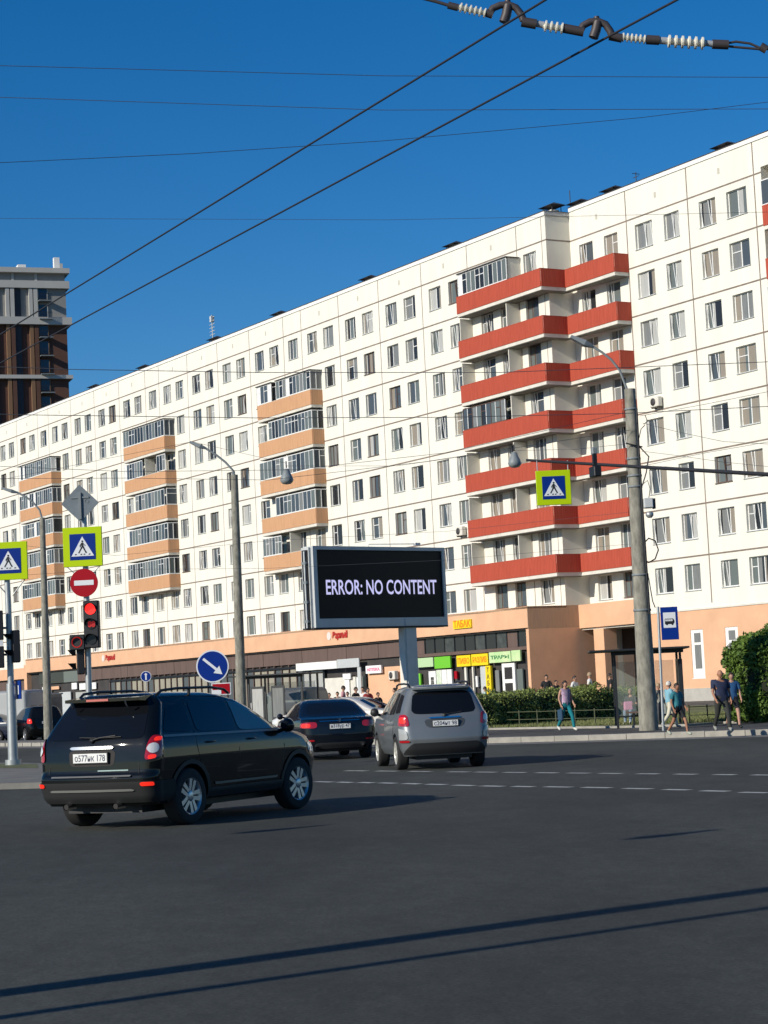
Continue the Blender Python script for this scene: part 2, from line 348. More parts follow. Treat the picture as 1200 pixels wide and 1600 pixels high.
# ---- windows
def window_meshes(mbf,mbg,x0,z0,wd,h,y,rng,door=False):
    """frame into mbf, panes into mbg; local x along facade, y inward"""
    fr=M_WINB if rng.random()<.14 else M_WINF
    t=.055; yf=y-.035
    for b in ((x0,x0+t,z0,z0+h),(x0+wd-t,x0+wd,z0,z0+h),(x0+t,x0+wd-t,z0,z0+t),(x0+t,x0+wd-t,z0+h-t,z0+h)): mbf.box(b[0],b[1],yf,y,b[2],b[3],fr)
    typ=rng.choice([0,0,1,1,2,3]); cuts=[]
    if typ==0: cuts=[.36]
    elif typ==1: cuts=[.5]
    elif typ==2: cuts=[.33,.66]
    else: cuts=[.62]
    for c in cuts: mbf.box(x0+wd*c-.035,x0+wd*c+.035,yf-.012,y-.002,z0+t+.002,z0+h-t-.002,fr)
    xs=[t]+[wd*c for c in cuts]+[wd-t]
    small=rng.randrange(len(xs)-1)
    if rng.random()<.45: mbf.box(x0+xs[small]+.03,x0+xs[small+1]-.03,yf-.006,y-.004,z0+h*.62,z0+h*.62+.05,fr)
    if rng.random()<.35:  # a sash tilted open
        i=rng.randrange(len(xs)-1); a=x0+xs[i]+.05; b=x0+xs[i+1]-.05; zt=z0+h-t-.03; zb=z0+t+.02; d=.16
        for xx in (a,b-.05): mbf.add([(xx,yf-.02,zb),(xx+.05,yf-.02,zb),(xx+.05,yf-.02-d,zt),(xx,yf-.02-d,zt),(xx,yf+.015,zb),(xx+.05,yf+.015,zb),(xx+.05,yf+.015-d,zt),(xx,yf+.015-d,zt)],[(0,1,2,3),(7,6,5,4),(1,5,6,2),(0,3,7,4)],fr)
    if fr is M_WINF: mbf.box(x0-.03,x0+wd+.03,-.07+(y-.20),y-.04,z0-.045,z0-.002,M_LTGREY)
    else: mbf.box(x0-.03,x0+wd+.03,-.07+(y-.20),y-.04,z0-.045,z0-.002,M_BROWN)
    # panes: vertical strips of glass or curtain behind glass
    for a,b in zip(xs[:-1],xs[1:]):
        n=rng.choice([1,2,2,3]); e=[a]+sorted(rng.uniform(a,b) for _ in range(n-1))+[b]
        base=rng.choice(M_GLASS)
        for i in range(n):
            Mx=base if rng.random()<.55 else rng.choice(M_CURT)
            hh=z0+h-t
            if rng.random()<.15 and n==1:
                zc=z0+t+(h-2*t)*rng.uniform(.45,.75); mbg.add([(x0+e[i],y-.012,zc),(x0+e[i+1],y-.012,zc),(x0+e[i+1],y-.012,hh),(x0+e[i],y-.012,hh)],[(0,1,2,3)],rng.choice(M_CURT)); hh=zc
            mbg.add([(x0+e[i],y-.012,z0+t),(x0+e[i+1],y-.012,z0+t),(x0+e[i+1],y-.012,hh),(x0+e[i],y-.012,hh)],[(0,1,2,3)],Mx)
rng=random.Random(3)
variants=[]
for i in range(26):
    f_=MB(); g_=MB(); window_meshes(f_,g_,0,0,1.6,WH,.20,rng)
    variants.append((f_,g_))
vm=[]
for f_,g_ in variants:
    a=f_.build('window'); b=g_.build('pane'); vm.append((a.data,b.data)); bpy.data.objects.remove(a); bpy.data.objects.remove(b)
for (p,q,zb,zt,w_,k) in near:
    a,b=rng.choice(vm)
    o=child('window',a,bld,(p,-w_,zb)); o.scale=((q-p)/1.6,1,1); c=child('pane',b,o)
ff=MB(); gg=MB()
for (p,q,zb,zt,w_,k) in farw: window_meshes(ff,gg,p,zb,q-p,WH,.20,rng)
o=ff.build('far_window_frames',bld,'white window frames of the farther part of the facade',kind='stuff'); gg.build('far_window_panes',bld,'window panes of the farther part of the facade',kind='stuff')
# tall ground floor windows
for (a,b,c,d) in gops:
    f_=MB(); y=-WR-.02
    f_.box(a-.04,b+.04,y-.02,y+.1,c-.05,c,M_WHITE); f_.box(a,b,y+.04,y+.10,c,d,M_WHITE)
    o=f_.build('tall_window',bld); g_=MB(); g_.box(a+.28,b-.28,y+.03,y+.038,c+.55,d-.9,M_CURT[1]); g_.box(a+.28,b-.28,y+.03,y+.038,d-.75,d-.2,M_CURT[1]); g_.build('pane',o)
# ---- balconies
def seg_frame(p,q):
    p=Vector(p);q=Vector(q);t=(q-p);L=t.length;t/=L;return p,t,L
def balcony(line,zf,MC,glaze=(),roof=False,dividers=(),dark=False,wallw=0,lab=None):
    """line: outline (u,w) from wall to wall; zf: joint height of the floor"""
    b=MB(); par=MB()
    poly=[(u,-w) for u,w in line]
    b.slab(poly,zf-.42,zf-.17,M_SLAB); b.slab([(u,-(w-.03) if w>wallw-5 else -w) for u,w in line],zf-.45,zf-.421,mat('grey_soffit',(.20,.19,.165),.95,var=.2,vscale=1.5))  # thin underside sheet in a darker grey than the slab edge
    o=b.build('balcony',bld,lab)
    n=len(line)
    for i in range(n-1):
        p,t,L=seg_frame(*[(line[i+j][0],-line[i+j][1]) for j in (0,1)]); a=math.atan2(t.y,t.x)
        X=Matrix.Translation((p.x,p.y,0))@Matrix.Rotation(a,4,'Z'); nx=max(1,round(L/2.0)); 
        for k in range(nx): par.box(k*L/nx+.004,(k+1)*L/nx-.004,-.045,.0,zf-.2,zf+.93,MC,X)
        par.box(0,L,-.03,-.02,zf-.19,zf+.92,MC,X)
        nr=int(L/.16)
        for k in range(nr): par.box(k*.16+.03,k*.16+.06,-.052,-.045,zf-.18,zf+.91,MC,X)
        par.box(-.01,L+.01,-.055,.02,zf+.931,zf+.96,M_SLAB if MC is M_ORANGE else MC,X)
    par.build('parapet',o)
    for (i,s0,s1) in glaze:
        p,t,L=seg_frame(*[(line[i+j][0],-line[i+j][1]) for j in (0,1)]); a=math.atan2(t.y,t.x)
        X=Matrix.Translation((p.x,p.y,0))@Matrix.Rotation(a,4,'Z'); gl=MB(); fm=M_WINB if dark else M_WINF
        x0=s0*L;x1=s1*L; z0=zf+.965; z1=zf+2.42; nn=max(1,round((x1-x0)/rng.choice([.55,.62,.7]))); st=(x1-x0)/nn
        gl.box(x0,x1,-.03,.02,z0,z0+.06,fm,X); gl.box(x0,x1,-.03,.02,z1-.06,z1,fm,X)
        for k in range(nn+1): gl.box(x0+k*st-.03,x0+k*st+.03,-.035,.018,z0+.061,z1-.061,M_WINF if (not dark or k%2) else fm,X)
        gg_=MB()
        for k in range(nn):
            r=rng.random()
            Mx=M_WHITE if r<.05 else (M_GLASS[2] if r<.35 else M_GLASS[1] if r<.6 else M_GLASS[0] if r<.85 else M_CURT[1])
            gg_.add([(x0+k*st,-.005,z0+.06),(x0+(k+1)*st,-.005,z0+.06),(x0+(k+1)*st,-.005,z1-.06),(x0+k*st,-.005,z1-.06)],[(0,1,2,3)],Mx,False,X)
            if rng.random()<.3: gl.box(x0+k*st+.03,x0+(k+1)*st-.03,-.03,.01,z0+.95,z0+1.0,fm,X)
        g2=gl.build('glazing_frame',o); gg_.build('pane',g2)
        if roof:
            rf=MB(); rf.box(x0-.05,x1+.08,-.12,1.0 if i==1 else .05,z1+.002,z1+.07,M_ROOFM,X); rf.build('balcony_roof',o)
    for (ud,w0,w1) in dividers:
        d=MB(); d.box(ud-.04,ud+.04,-w1,-w0,zf-.17,zf+2.5,M_WALL2); d.build('divider',o)
redline=[(.2,0),(.2,1.1),(10.1,1.1),(10.1,-.8),(15.3,-.8),(15.3,WR)]
for k in range(7):
    zf=ZJ[k+1]; gz=();dk=False;rf=False
    if k==0: gz=((1,.03,.62),);rf=True
    if k==3: gz=((1,.01,.52),);dk=True
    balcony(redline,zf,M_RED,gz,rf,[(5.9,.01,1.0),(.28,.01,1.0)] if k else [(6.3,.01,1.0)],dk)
names={0:'middle',1:'left'}
for (a,b) in ((-30,-21.05),(-57,-48.05),(-84,-75.05),(-111,-102.05)):
    for k in range(1,6):
        zf=ZJ[k+1]; line=[(a,0),(a,1.0),(b,1.0),(b,0)]
        gz=[(1,0,1),(2,0,1)]
        if (a,k)==(-30,1): gz=[(1,0,.28),(1,.37,1),(2,0,1)]
        if (a,k)==(-30,2): gz=[(1,.2,1),(2,0,1)]
        if (a,k)==(-30,4): gz=[(1,.28,1),(2,0,1)]
        if (a,k)==(-30,5): gz=[(1,0,.35)]
        if (a,k)==(-57,2): gz=[(1,0,.45),(1,.8,1)]
        if (a,k)==(-57,3): gz=[(1,.25,.95),(2,0,1)]
        if (a,k)==(-84,4): gz=[(1,.25,1),(2,0,1)]
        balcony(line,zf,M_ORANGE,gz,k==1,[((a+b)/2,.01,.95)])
# stack at the right edge of the picture
for k in range(7):
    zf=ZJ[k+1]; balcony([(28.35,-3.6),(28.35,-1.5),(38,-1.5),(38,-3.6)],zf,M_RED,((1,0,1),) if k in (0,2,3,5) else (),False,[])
# ---- roof vents and aerials
vent=MB()
vent.box(-.35,.35,-.3,.3,0,.35,M_SLAB)
for sx in(-.5,.5):
    for sy in(-.35,.35): vent.box(sx-.02,sx+.02,sy-.02,sy+.02,.0,.62,M_ROOFM)
vent.add([(-.8,-.6,.6),(.8,-.6,.6),(.8,.6,.6),(-.8,.6,.6),(0-.25,0,.86),(.25,0,.86)],[(0,1,5,4),(1,2,5),(2,3,4,5),(3,0,4),(3,2,1,0)],M_ROOFM)
vo=vent.build('roof_vent'); vd=vo.data; bpy.data.objects.remove(vo)
for x,y in ((1133,225),(958,294),(905,313),(862,318),(710,378),(577,430),(437,485),(337,523),(225,567),(148,599)):
    w_=-1.3 if x<880 else -3.2
    u_,z_=fac(x,y,w_); child('roof_vent',vd,bld,(u_,-w_,(TOP if x<880 else TOPR)+.0))
u_,_=fac(332,520,-1.5); an=MB(); an.tube([(u_,1.5,TOP),(u_,1.5,TOP+2.9)],.045,M_LTGREY,6)
for i in range(6): an.tube([(u_-.5,1.5,TOP+1.2+i*.3),(u_+.5,1.5,TOP+1.2+i*.3)],.03,M_LTGREY,5)
an.box(u_-.15,u_+.15,1.35,1.65,TOP+2.3,TOP+2.8,M_LTGREY); an.build('roof_aerial',bld)
for x in (890,995):
    w_=-3; u_,_=fac(x,300,w_); an=MB(); hh=1.6 if x==890 else 1.1; an.tube([(u_,-w_,TOPR),(u_,-w_,TOPR+hh)],.03,M_ROOFM,5)
    if x==995: an.tube([(u_-.3,-w_,TOPR+.8),(u_+.3,-w_,TOPR+.8)],.02,M_ROOFM,5); an.tube([(u_,-w_-.3,TOPR+1),(u_,-w_+.3,TOPR+1)],.02,M_ROOFM,5)
    an.build('roof_aerial',bld)
# ---- ground floor annex
WA=2.6
an=MB()
an.box(-78.6,9.4,-3.0,0,6.3,6.42,M_PEACH2)
an.box(-78.6,9.35,-3.0,-2.8,5.12,6.45,M_PEACH)              # fascia, left
an.box(9.36,9.4,-3.0,.9,5.05,6.45,M_PEACH2)                  # weathered return
an.box(9.41,15.2,.9,1.1,4.97,6.45,M_PEACH); an.box(15.0,15.2,1.1,1.87,4.97,6.45,M_PEACH); an.box(9.41,15.0,1.1,1.87,6.3,6.40,M_PEACH2)
an.box(9.41,15.0,1.1,4.2,4.85,4.96,M_SLAB)                   # porch soffit
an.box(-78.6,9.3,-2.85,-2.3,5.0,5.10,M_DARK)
wallu=9.4
an.box(9.1,9.4,-2.99,2.0,0,5.045,M_PEACH)                     # side wall of annex
an.box(-79.4,-78.6,-2.9,0,0,5.9,M_PEACH); an.box(ULEFT,-79.4,-1.6,-1.2,4.6,5.7,M_PEACH); an.box(ULEFT,-79.4,-1.2,.3,0,4.6,M_BROWN)
u0,_=fac(930,1040,-.9); an.box(u0,u0+1.05,.92,1.9,0,4.84,M_PEACH)   # porch pillar
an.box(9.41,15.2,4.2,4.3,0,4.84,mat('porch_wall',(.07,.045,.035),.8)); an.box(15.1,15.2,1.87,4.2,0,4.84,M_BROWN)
an.box(12.7,13.9,4.12,4.19,3.2,4.3,M_LTGREY); an.box(12.85,13.75,4.1,4.115,3.32,4.18,M_GLASS[0])
an.build('ground_floor',bld)
def ux(x,y,w=WA): return fac(x,y,w)
sf=MB()
def panel(x0,x1,z0,z1,M,y=-WA,th=.08):
    a=ux(x0,1040)[0]; b=ux(x1,1040)[0]; sf.box(a,b,y-th,y,z0,z1,M)
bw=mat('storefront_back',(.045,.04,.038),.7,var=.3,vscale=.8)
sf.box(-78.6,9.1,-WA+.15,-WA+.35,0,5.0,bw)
# brown cladding band with panel seams
a=ux(150,1040)[0]; b=ux(628,1040)[0]; x=a
while x<b-.3:
    wd=rng.choice([1.2,1.5,2.2,2.8]); x2=min(x+wd,b); sf.box(x,x2-.03,-WA-.06-rng.random()*.03,-WA+.15,3.95,4.99,M_BROWN); x=x2
# dark clerestory glass to the right of the post
a=ux(636,1040)[0]; x=a
while x<9.0:
    x2=min(x+1.25,9.05); sf.box(x+.04,x2-.04,-WA-.0,-WA+.15,4.0,4.98,rng.choice([M_GLASS[0],M_GLASS[0],M_BROWN,mat('clerestory',(.06,.065,.06),.3,var=.4,vscale=3)])); sf.box(x2-.04,x2+.04,-WA-.05,-WA+.15,4.0,4.98,M_BLACKM); x=x2
sf.box(a,9.08,-WA-.1,-WA+.15,3.78,3.99,M_BROWN)
# shutters and pilasters left of the entrance
a=ux(172,1040)[0]; b=ux(475,1040)[0]; x=a
shut=mat('ribbed_shutter',(.30,.28,.22),.7,var=.2,vscale=2,stretch=(5,5,.5))
while x<b:
    sf.box(x+.14,x+1.05,-WA-.02,-WA+.15,.2,3.6,shut if rng.random()<.75 else M_GLASS[1]); sf.box(x-.05,x+.05,-WA-.1,-WA+.15,0,3.94,M_BROWN); x+=1.2
sf.box(a,b,-WA-.15,-WA-.0,3.62,3.78,M_BLACKM)
# left shops
for x0,x1,z0,z1,M in ((62,100,3.9,4.95,M_GLASS[0]),(100,122,3.9,4.95,M_GLASS[2]),(122,150,3.9,4.98,M_BROWN),(55,66,2.6,3.2,mat('pink_sign',(.6,.15,.12),.5)),(66,80,.0,3.6,M_WHITE),(92,110,.2,3.0,M_LTGREY),(112,120,3.2,3.8,M_WHITE),(118,150,.2,2.9,M_CURT[0]),(124,150,3.1,3.7,M_WHITE),(80,92,3.3,3.6,M_PEACH)):
    panel(x0,x1,z0,z1,M)
# entrance with pale canopy sign
for x0,x1,z0,z1,M,y in ((473,537,3.42,3.98,M_WHITE,-WA-.5),(537.5,572,3.42,4.05,M_LTGREY,-WA-.5),(505,508,0,3.4,M_BLACKM,-WA),(508,556,.1,2.75,M_SLAB,-WA),(556,572,.1,2.75,M_GLASS[2],-WA),(568,573,0,3.4,M_LTGREY,-WA-.45),(476,505,1.0,3.35,M_CURT[0],-WA),(484,487,1,3.35,M_BLACKM,-WA-.03),(574,626,0,3.3,M_PEACH,-WA+.1),(541,548,.1,2.9,M_WHITE,-WA-.12),(540,552,2.6,3.0,M_WHITE,-WA-.2),(560,563,.1,2.7,M_WHITE,-WA-.14)):
    panel(x0,x1,z0,z1,M,y)
sf.build('shopfront',bld)
def sign(x0,x1,z0,z1,M,name,label,txt=None,MT=None,y=-WA-.15,fsz=.4,frame=None,w=WA):
    a=ux(x0,1035)[0]; b=ux(x1,1035)[0]; s=MB(); s.box(a,b,y-.12,y,z0,z1,M)
    if txt: text_mesh(s,txt,fsz,MT,(a+b)/2,y-.12,(z0+z1)/2,.01,(b-a)*.84,.012)
    return s.build(name,bld,label)
GRN=mat('sign_green',(.16,.52,.03),.45); YEL=mat('sign_yellow',(.85,.62,.005),.45); PALE=mat('sign_pale',(.66,.72,.42),.5,col2=(.42,.66,.30),vscale=1.2); ORG=mat('sign_orange_ink',(.75,.22,.005),.5); INK=mat('dark_ink',(.03,.03,.03),.6)
sign(652,682,3.1,3.72,mat('pale_green',(.45,.62,.35),.5),'shop_sign','pale green shop sign with a brighter green field')
sign(684,709,2.95,3.72,GRN,'shop_sign','plain bright green shop sign')
sign(719,740.5,2.98,3.7,YEL,'shop_sign','yellow shop sign, left half','ПИВО',ORG,fsz=.5)
sign(742,768,2.98,3.72,YEL,'shop_sign','yellow shop sign, right half','РАЗЛИВ',ORG,fsz=.5)
sign(770,804,3.08,3.76,PALE,'shop_sign','pale sign with green leaves','ТРАВЫ',mat('green_ink',(.05,.22,.08),.6),fsz=.3)
sign(805,819,3.1,3.78,PALE,'shop_sign','small pale sign beside the pier')
sign(576,600,2.9,3.45,mat('white_sign',(.8,.78,.78),.5),'shop_sign','small white sign with pink lettering','АПТЕКА',mat('pink_ink',(.75,.12,.25),.5),fsz=.26)
s=MB()
for x0,x1,z0,z1,M in ((652,659,.4,2.7,GRN),(672,683,.2,2.8,M_WHITE),(675,680,.9,2.4,M_GLASS[0]),(684,692,.3,2.85,mat('poster_green',(.5,.62,.4),.5,col2=(.75,.74,.7),vscale=2)),(692.5,700,.3,2.85,M_WHITE),(700.5,708,.3,2.85,mat('poster_white',(.76,.74,.72),.5)),(714,718,.3,2.0,M_CURT[1]),(728,731,0,2.95,M_SLAB),(740,742,0,2.95,M_SLAB),(745,748,1.6,2.3,M_WHITE),(753,762,.3,2.9,M_LTGREY),(733,738,.6,1.2,YEL),(787,807,.1,3.0,M_WHITE),(776,782,.8,2.6,M_CURT[1]),(810,819,.2,2.6,M_GLASS[2]),(712,716,2.2,2.7,M_SRED)):
    a=ux(x0,1060)[0]; b=ux(x1,1060)[0]; s.box(a,b,-WA-.1,-WA+.02,z0,z1,M)
a=ux(791,1060)[0]; b=ux(803,1060)[0]; s.box(a,b,-WA-.112,-WA-.1,2.0,2.75,M_DARK); s.box(a,b,-WA-.112,-WA-.1,1.2,1.75,M_DARK); s.build('shop_window',bld)
a=ux(765,1060)[0]; b=ux(773,1060)[0]; s=MB(); s.box(a,b,-WA-.3,-WA-.14,.6,2.92,YEL)
for i,c in enumerate('ТАБАК'): text_mesh(s,c,.42,INK,(a+b)/2,-WA-.3,2.65-i*.42,.01,None,.01)
s.build('shop_sign',bld,'tall narrow yellow sign')
# lettering on the fascia
s=MB(); a=fac(710,975,3)[0]; b=fac(738,975,3)[0]; s.box(a,b,-3.12,-3.0,5.45,6.0,YEL); text_mesh(s,'ТАБАК',.62,ORG,(a+b)/2,-3.12,5.76,.01,(b-a)*.94,.02); s.build('fascia_sign',bld,'yellow and orange lettered sign on the fascia')
SR=mat('red_letters',(.48,.02,.012),.5)
for x0,x1,y in ((518,545,994),(164,181,1030)):
    a,_=fac(x0,y,3); b,_=fac(x1,y,3); s=MB(); text_mesh(s,'Верный',.62,SR,(a+b)/2,-3.03,5.78,.02,(b-a)*.9,.03,shear=.2); s.prism(arc(a-.35,5.8,.3),-3.04,-3.0,mat('pale_badge',(.78,.66,.6),.5)); s.build('fascia_sign',bld,'red slanted lettering with a round pale badge on the fascia')
# air conditioners
def ac(u_,z_,w_,bs=1):
    s=MB(); y=-w_; s.bbox(u_-.42*bs,u_+.42*bs,y-.42,y-.1,z_-.3,z_+.3,M_SLAB,.03); s.lathe([(.23,0),(.23,.02),(.05,.03),(0,.03)],M_ROOFM,(u_-.08,y-.42,z_),(0,-1,0),18); s.box(u_-.3,u_-.26,y-.4,y,z_-.38,z_-.31,M_BLACKM); s.box(u_+.26,u_+.3,y-.4,y,z_-.38,z_-.31,M_BLACKM)
    s.build('air_conditioner',bld)
u_,z_=fac(1024,628,WR+.3); ac(u_,z_,WR); u_,z_=fac(719,830,.3); ac(u_,z_,0); u_,z_=fac(614,1055,WA+.3); ac(u_,z_,WA)
# ------------------------------------------------------------------ brown tower far left
TY=330; A=at(102,427,TY); tw=thing('tower_block','tall brown and grey apartment tower with pale cornices rising behind the block','building',(A.x,A.y,0),R_(19))
zz=lambda y:at(100,y,TY).z
GT=mat('tower_grey',(.27,.265,.25),.85,var=.06,vscale=.5); BT=mat('tower_brick',(.105,.05,.035),.9,var=.12,vscale=.6); BT2=mat('tower_brick_light',(.21,.12,.065),.9); CT=mat('tower_cornice',(.46,.45,.42),.8,var=.05,vscale=.5); TG=mat('tower_glass',(.02,.05,.09),.15)
t=MB(); z1,z2,z3,z4,z5,z6=zz(425),zz(446),zz(500),zz(508),zz(588),zz(594)
t.box(-60,-.1,.3,25,z2,z1-.3,GT); t.box(-60,.6,-.6,25,z1-.3,z1+.5,CT)
t.box(-60,.5,-.5,25,z2-.6,z2+.6,CT); t.box(-60,-.001,.25,25,z4,z2-.62,GT); t.box(-60,.7,-.7,25,z3-.8+.8-.9,z3+.3,CT)
t.box(-60,0,.25,25,z6,z3-.95,BT); t.box(-60,.6,-.6,25,z5-.5,z5+.1,CT); t.box(-60,0,.25,25,0,z5-.52,BT); t.build('wall',tw)
p=MB()
x=-4.7
while x>-60:
    for (a,b) in ((x-.65,x),(x-1.4,x-.8)):
        p.box(a,b,-.35,.24,z3+.32,z2-.62,CT); 
        p.box(a,b,-.35,.24,z5+.12,z3-.96,BT2 if b<x else BT); p.box(a,b,-.35,.24,0,z5-.52,BT2 if b<x else BT)
    p.box(x-3.7,x-2.7,.0,.24,z3+.32,z2-.62,mat('tower_dark_recess',(.03,.03,.04),.6)); p.box(x-3.7,x-2.7,.0,.24,z5+.12,z3-.96,MATS['tower_dark_recess']); p.box(x-3.7,x-2.7,.0,.24,0,z5-.52,MATS['tower_dark_recess'])
    p.box(x-.3,x+.1,.1,.29,z2+.61,z1-.31,CT); x-=3.75
p.build('pilasters',tw)
for k in range(18):
    z=zz(458)-k*3.0
    if z<2: break
    s=MB(); s.box(-4.5,-3.1,.1,.245,z-1.0,z+1.0,TG); s.box(-4.6,-4.5,.05,.24,z-1.1,z+1.1,CT if k<2 else BT2); s.box(-3.1,-3.0,.05,.24,z-1.1,z+1.1,CT if k<2 else BT2); s.build('window',tw)
    s=MB(); s.box(-4.6,-2.5,-1.2,.24,z-1.55,z-1.4,M_GREYP)
    for i in range(12): s.box(-4.6+i*.19,-4.57+i*.19,-1.19,-1.16,z-1.4,z-.4,M_BLACKM)
    s.box(-4.6,-2.5,-1.2,-1.15,z-.42,z-.36,M_BLACKM); s.build('balcony',tw)
s=MB(); s.box(-1.6,-.7,1,2,z1+.5,z1+2.6,M_WHITE); s.box(-.7,-.2,1,2,z1+.5,z1+1.6,CT); s.build('roof_cabin',tw); s=MB(); s.box(-7.5,-6.2,1,3,z1+.5,z1+1.3,M_WHITE); s.build('roof_cabin',tw)
# ------------------------------------------------------------------ poles and lamps
def px_pole(name,label,cat,top,base,Y,r0,r1,M,zb=0,group=None,n=16,bands=()):
    b=at(*base,Y); t=at(*top,Y); b.z=zb
    root=thing(name,label,cat,(b.x,b.y,zb),0,group); T=t-b
    s=MB(); s.tube([(0,0,0),tuple(T*.5),tuple(T)],[r0,(r0+r1)/2,r1],M,n); s.build('pole',root)
    return root,b,t
def lamp_arm(root,b,pts,Y,r,head):
    s=MB(); P=[at(x,y,Y)-b for x,y in pts]
    s.tube(P,r,M_GREYP,8); s.build('arm',root)
    a=at(*head[0],Y)-b; c=at(*head[1],Y)-b; d=(c-a); L=d.length; X=Matrix.Translation(a)@d.to_track_quat('X','Z').to_matrix().to_4x4()
    s=MB(); s.add([(0,-.05,-.03),(0,.05,-.03),(0,.05,.05),(0,-.05,.05),(L*.35,-.16,-.09),(L*.35,.16,-.09),(L*.35,.14,.07),(L*.35,-.14,.07),(L,-.12,-.06),(L,.12,-.06),(L,.09,.02),(L,-.09,.02)],
        [(0,1,2,3)]+[(i+j,i+(j+1)%4,i+4+(j+1)%4,i+4+j)[::-1] for i in (0,4) for j in range(4)]+[(11,10,9,8)],M_GREYP,False,X)
    h=s.build('lamp_head',root); s=MB(); s.add([(L*.37,-.12,-.1),(L*.37,.12,-.1),(L*.93,.09,-.08),(L*.93,-.09,-.08)],[(3,2,1,0),(0,1,2,3)],M_CLEAR,False,X); s.build('lens',h)
G_L='street lamps on concrete poles'
Yb=57.6
root,b,t_=px_pole('street_lamp','thick concrete street lamp pole hung with cables beside the bus stop','street lamp',(984,608),(1014,1141),Yb,.27,.155,M_CONC,.145,G_L,20)
lamp_arm(root,b,[(982,615),(975,596),(968,578),(955,562),(940,550),(925,541)],Yb,.035,((926,542),(892,525)))
for y,k in ((640,.172),(718,.19),(745,.195),(762,.198),(900,.225),(955,.24)):
    s=MB(); f_=(1141-y)/(1141-608); c=(t_-b)*f_; s.lathe([(k,-.03),(k+.010,-.03),(k+.010,.03),(k,.03)],M_GREYP,c,(0,0,1),18); s.build('clamp_band',root)
s=MB()
def cab(pts,r=.018,M=M_BLACKM,dy=-.25):
    s.tube([at(x,y,Yb)-b+Vector((0,dy,0)) for x,y in pts],r,M,6)
cab([(993,640),(996,700),(1000,760),(1004,830),(1009,900),(1013,960)],.03); cab([(998,700),(1012,715),(1008,740),(1002,760)]); cab([(1000,760),(1010,752),(1014,765),(1012,780),(1006,790)],.012)
cab([(1004,850),(1012,842),(1022,846),(1027,860),(1022,874),(1012,880),(1006,876)],.02); cab([(1006,880),(1012,905),(1018,940),(1022,950)],.014)
cab([(1002,700),(988,697),(976,694)],.02); cab([(1004,665),(1010,660),(1006,650)],.012); cab([(996,690),(1000,672),(1006,666)],.012)
s.build('cable',root)
s=MB(); c=at(1010,788,Yb)-b; s.bbox(c.x-.12,c.x+.13,c.y-.5,c.y-.2,c.z-.14,c.z+.14,M_LTGREY,.02); s.box(c.x+.131,c.x+.2,c.y-.45,c.y-.22,c.z-.16,c.z+.12,M_BLACKM)
s.build('control_box',root)
s=MB(); c=at(1013,806,Yb)-b; s.lathe([(.06,-.08),(.11,-.02),(.11,.05),(.05,.1)],M_STEEL,c+Vector((0,-.3,0)),(0,0,1),12); s.build('camera_dome',root)
root,b,t_=px_pole('street_lamp','concrete street lamp pole standing behind the black SUV','street lamp',(366,742),(379,1150),85,.22,.15,M_CONC,.0,G_L)
lamp_arm(root,b,[(366,748),(364,735),(352,722),(338,711),(322,701)],85,.045,((322,701),(297,690)))
root,b,t_=px_pole('street_lamp','concrete street lamp pole farthest to the left, behind the signal poles','street lamp',(66,809),(76,1160),94,.21,.12,M_CONC,.14,G_L)
lamp_arm(root,b,[(66,812),(62,797),(50,783),(38,775),(26,769)],94,.045,((27,770),(3,762)))
# hanging lamps on span wires
def hang(x,y,Y,label):
    c=at(x,y,Y); root=thing('hanging_lamp',label,'lamp',tuple(c),0,'lamps hung over the road')
    s=MB(); s.lathe([(.04,.26),(.08,.24),(.11,.14),(.17,.02),(.2,-.08),(.17,-.14)],M_GREYP,(0,0,0),(0,0,1),16); s.build('lamp_shade',root)
    s=MB(); s.lathe([(.17,-.14),(.12,-.19),(0,-.21)],mat('lamp_glass',(.35,.36,.34),.3),(0,0,0),(0,0,1),16); s.build('lens',root)
    s=MB(); s.tube([(0,0,.28),(0,0,.48)],.02,M_BLACKM,6); s.build('hanger',root); return c
h1=hang(448,746,60,'grey lamp hung on wires in front of the orange balconies'); h2=hang(804,720,60,'grey lamp hung on wires left of the suspended crossing sign')
# poles outside the left edge whose shadows cross the foreground
sdh=Vector((math.sin(SUN_AZ),math.cos(SUN_AZ),0))
# ------------------------------------------------------------------ signs
def board_crossing(s,wd,M=M_YG):
    h=wd/2; s.bbox(-h,h,-.02,.02,-h,h,M,.01); s.box(-h*1.0,h,.021,.03,-h,h,M_STEEL)
    q=h*.66; s.box(-q,q,-.028,-.021,-q,q,M_BLUE)
    s.prism([(-q*.88,-q*.72),(q*.88,-q*.72),(0,q*.8)],-.034,-.029,M_SWHITE)
    K=q; B=lambda pts:s.prism([(x*K,z*K) for x,z in pts],-.040,-.035,M_SBLACK)
    B(arc(.0,.42,.075,n=12)); B([(-.10,.32),(.06,.32),(.09,.02),(-.08,.0)]); B([(-.08,.02),(.05,.02),(-.13,-.26),(-.27,-.50),(-.35,-.47),(-.2,-.2)]); B([(-.02,.02),(.1,.03),(.2,-.22),(.34,-.47),(.24,-.5),(.1,-.24)])
    B([(.04,.3),(.09,.26),(.24,.08),(.2,.03)]); B([(-.08,.3),(-.22,.1),(-.2,-.03),(-.14,-.02),(-.14,.09),(-.04,.2)])
    for x in (-.55,-.12,.12,.52): B([(x-.07,-.62),(x+.05,-.62),(x+.09,-.54),(x-.03,-.54)])
def face_sign(name,label,cat,x,y,Y,group=None,rz=0):
    c=at(x,y,Y); return thing(name,label,cat,tuple(c),rz,group),c
YS=54.2
GX='pedestrian crossing signs'
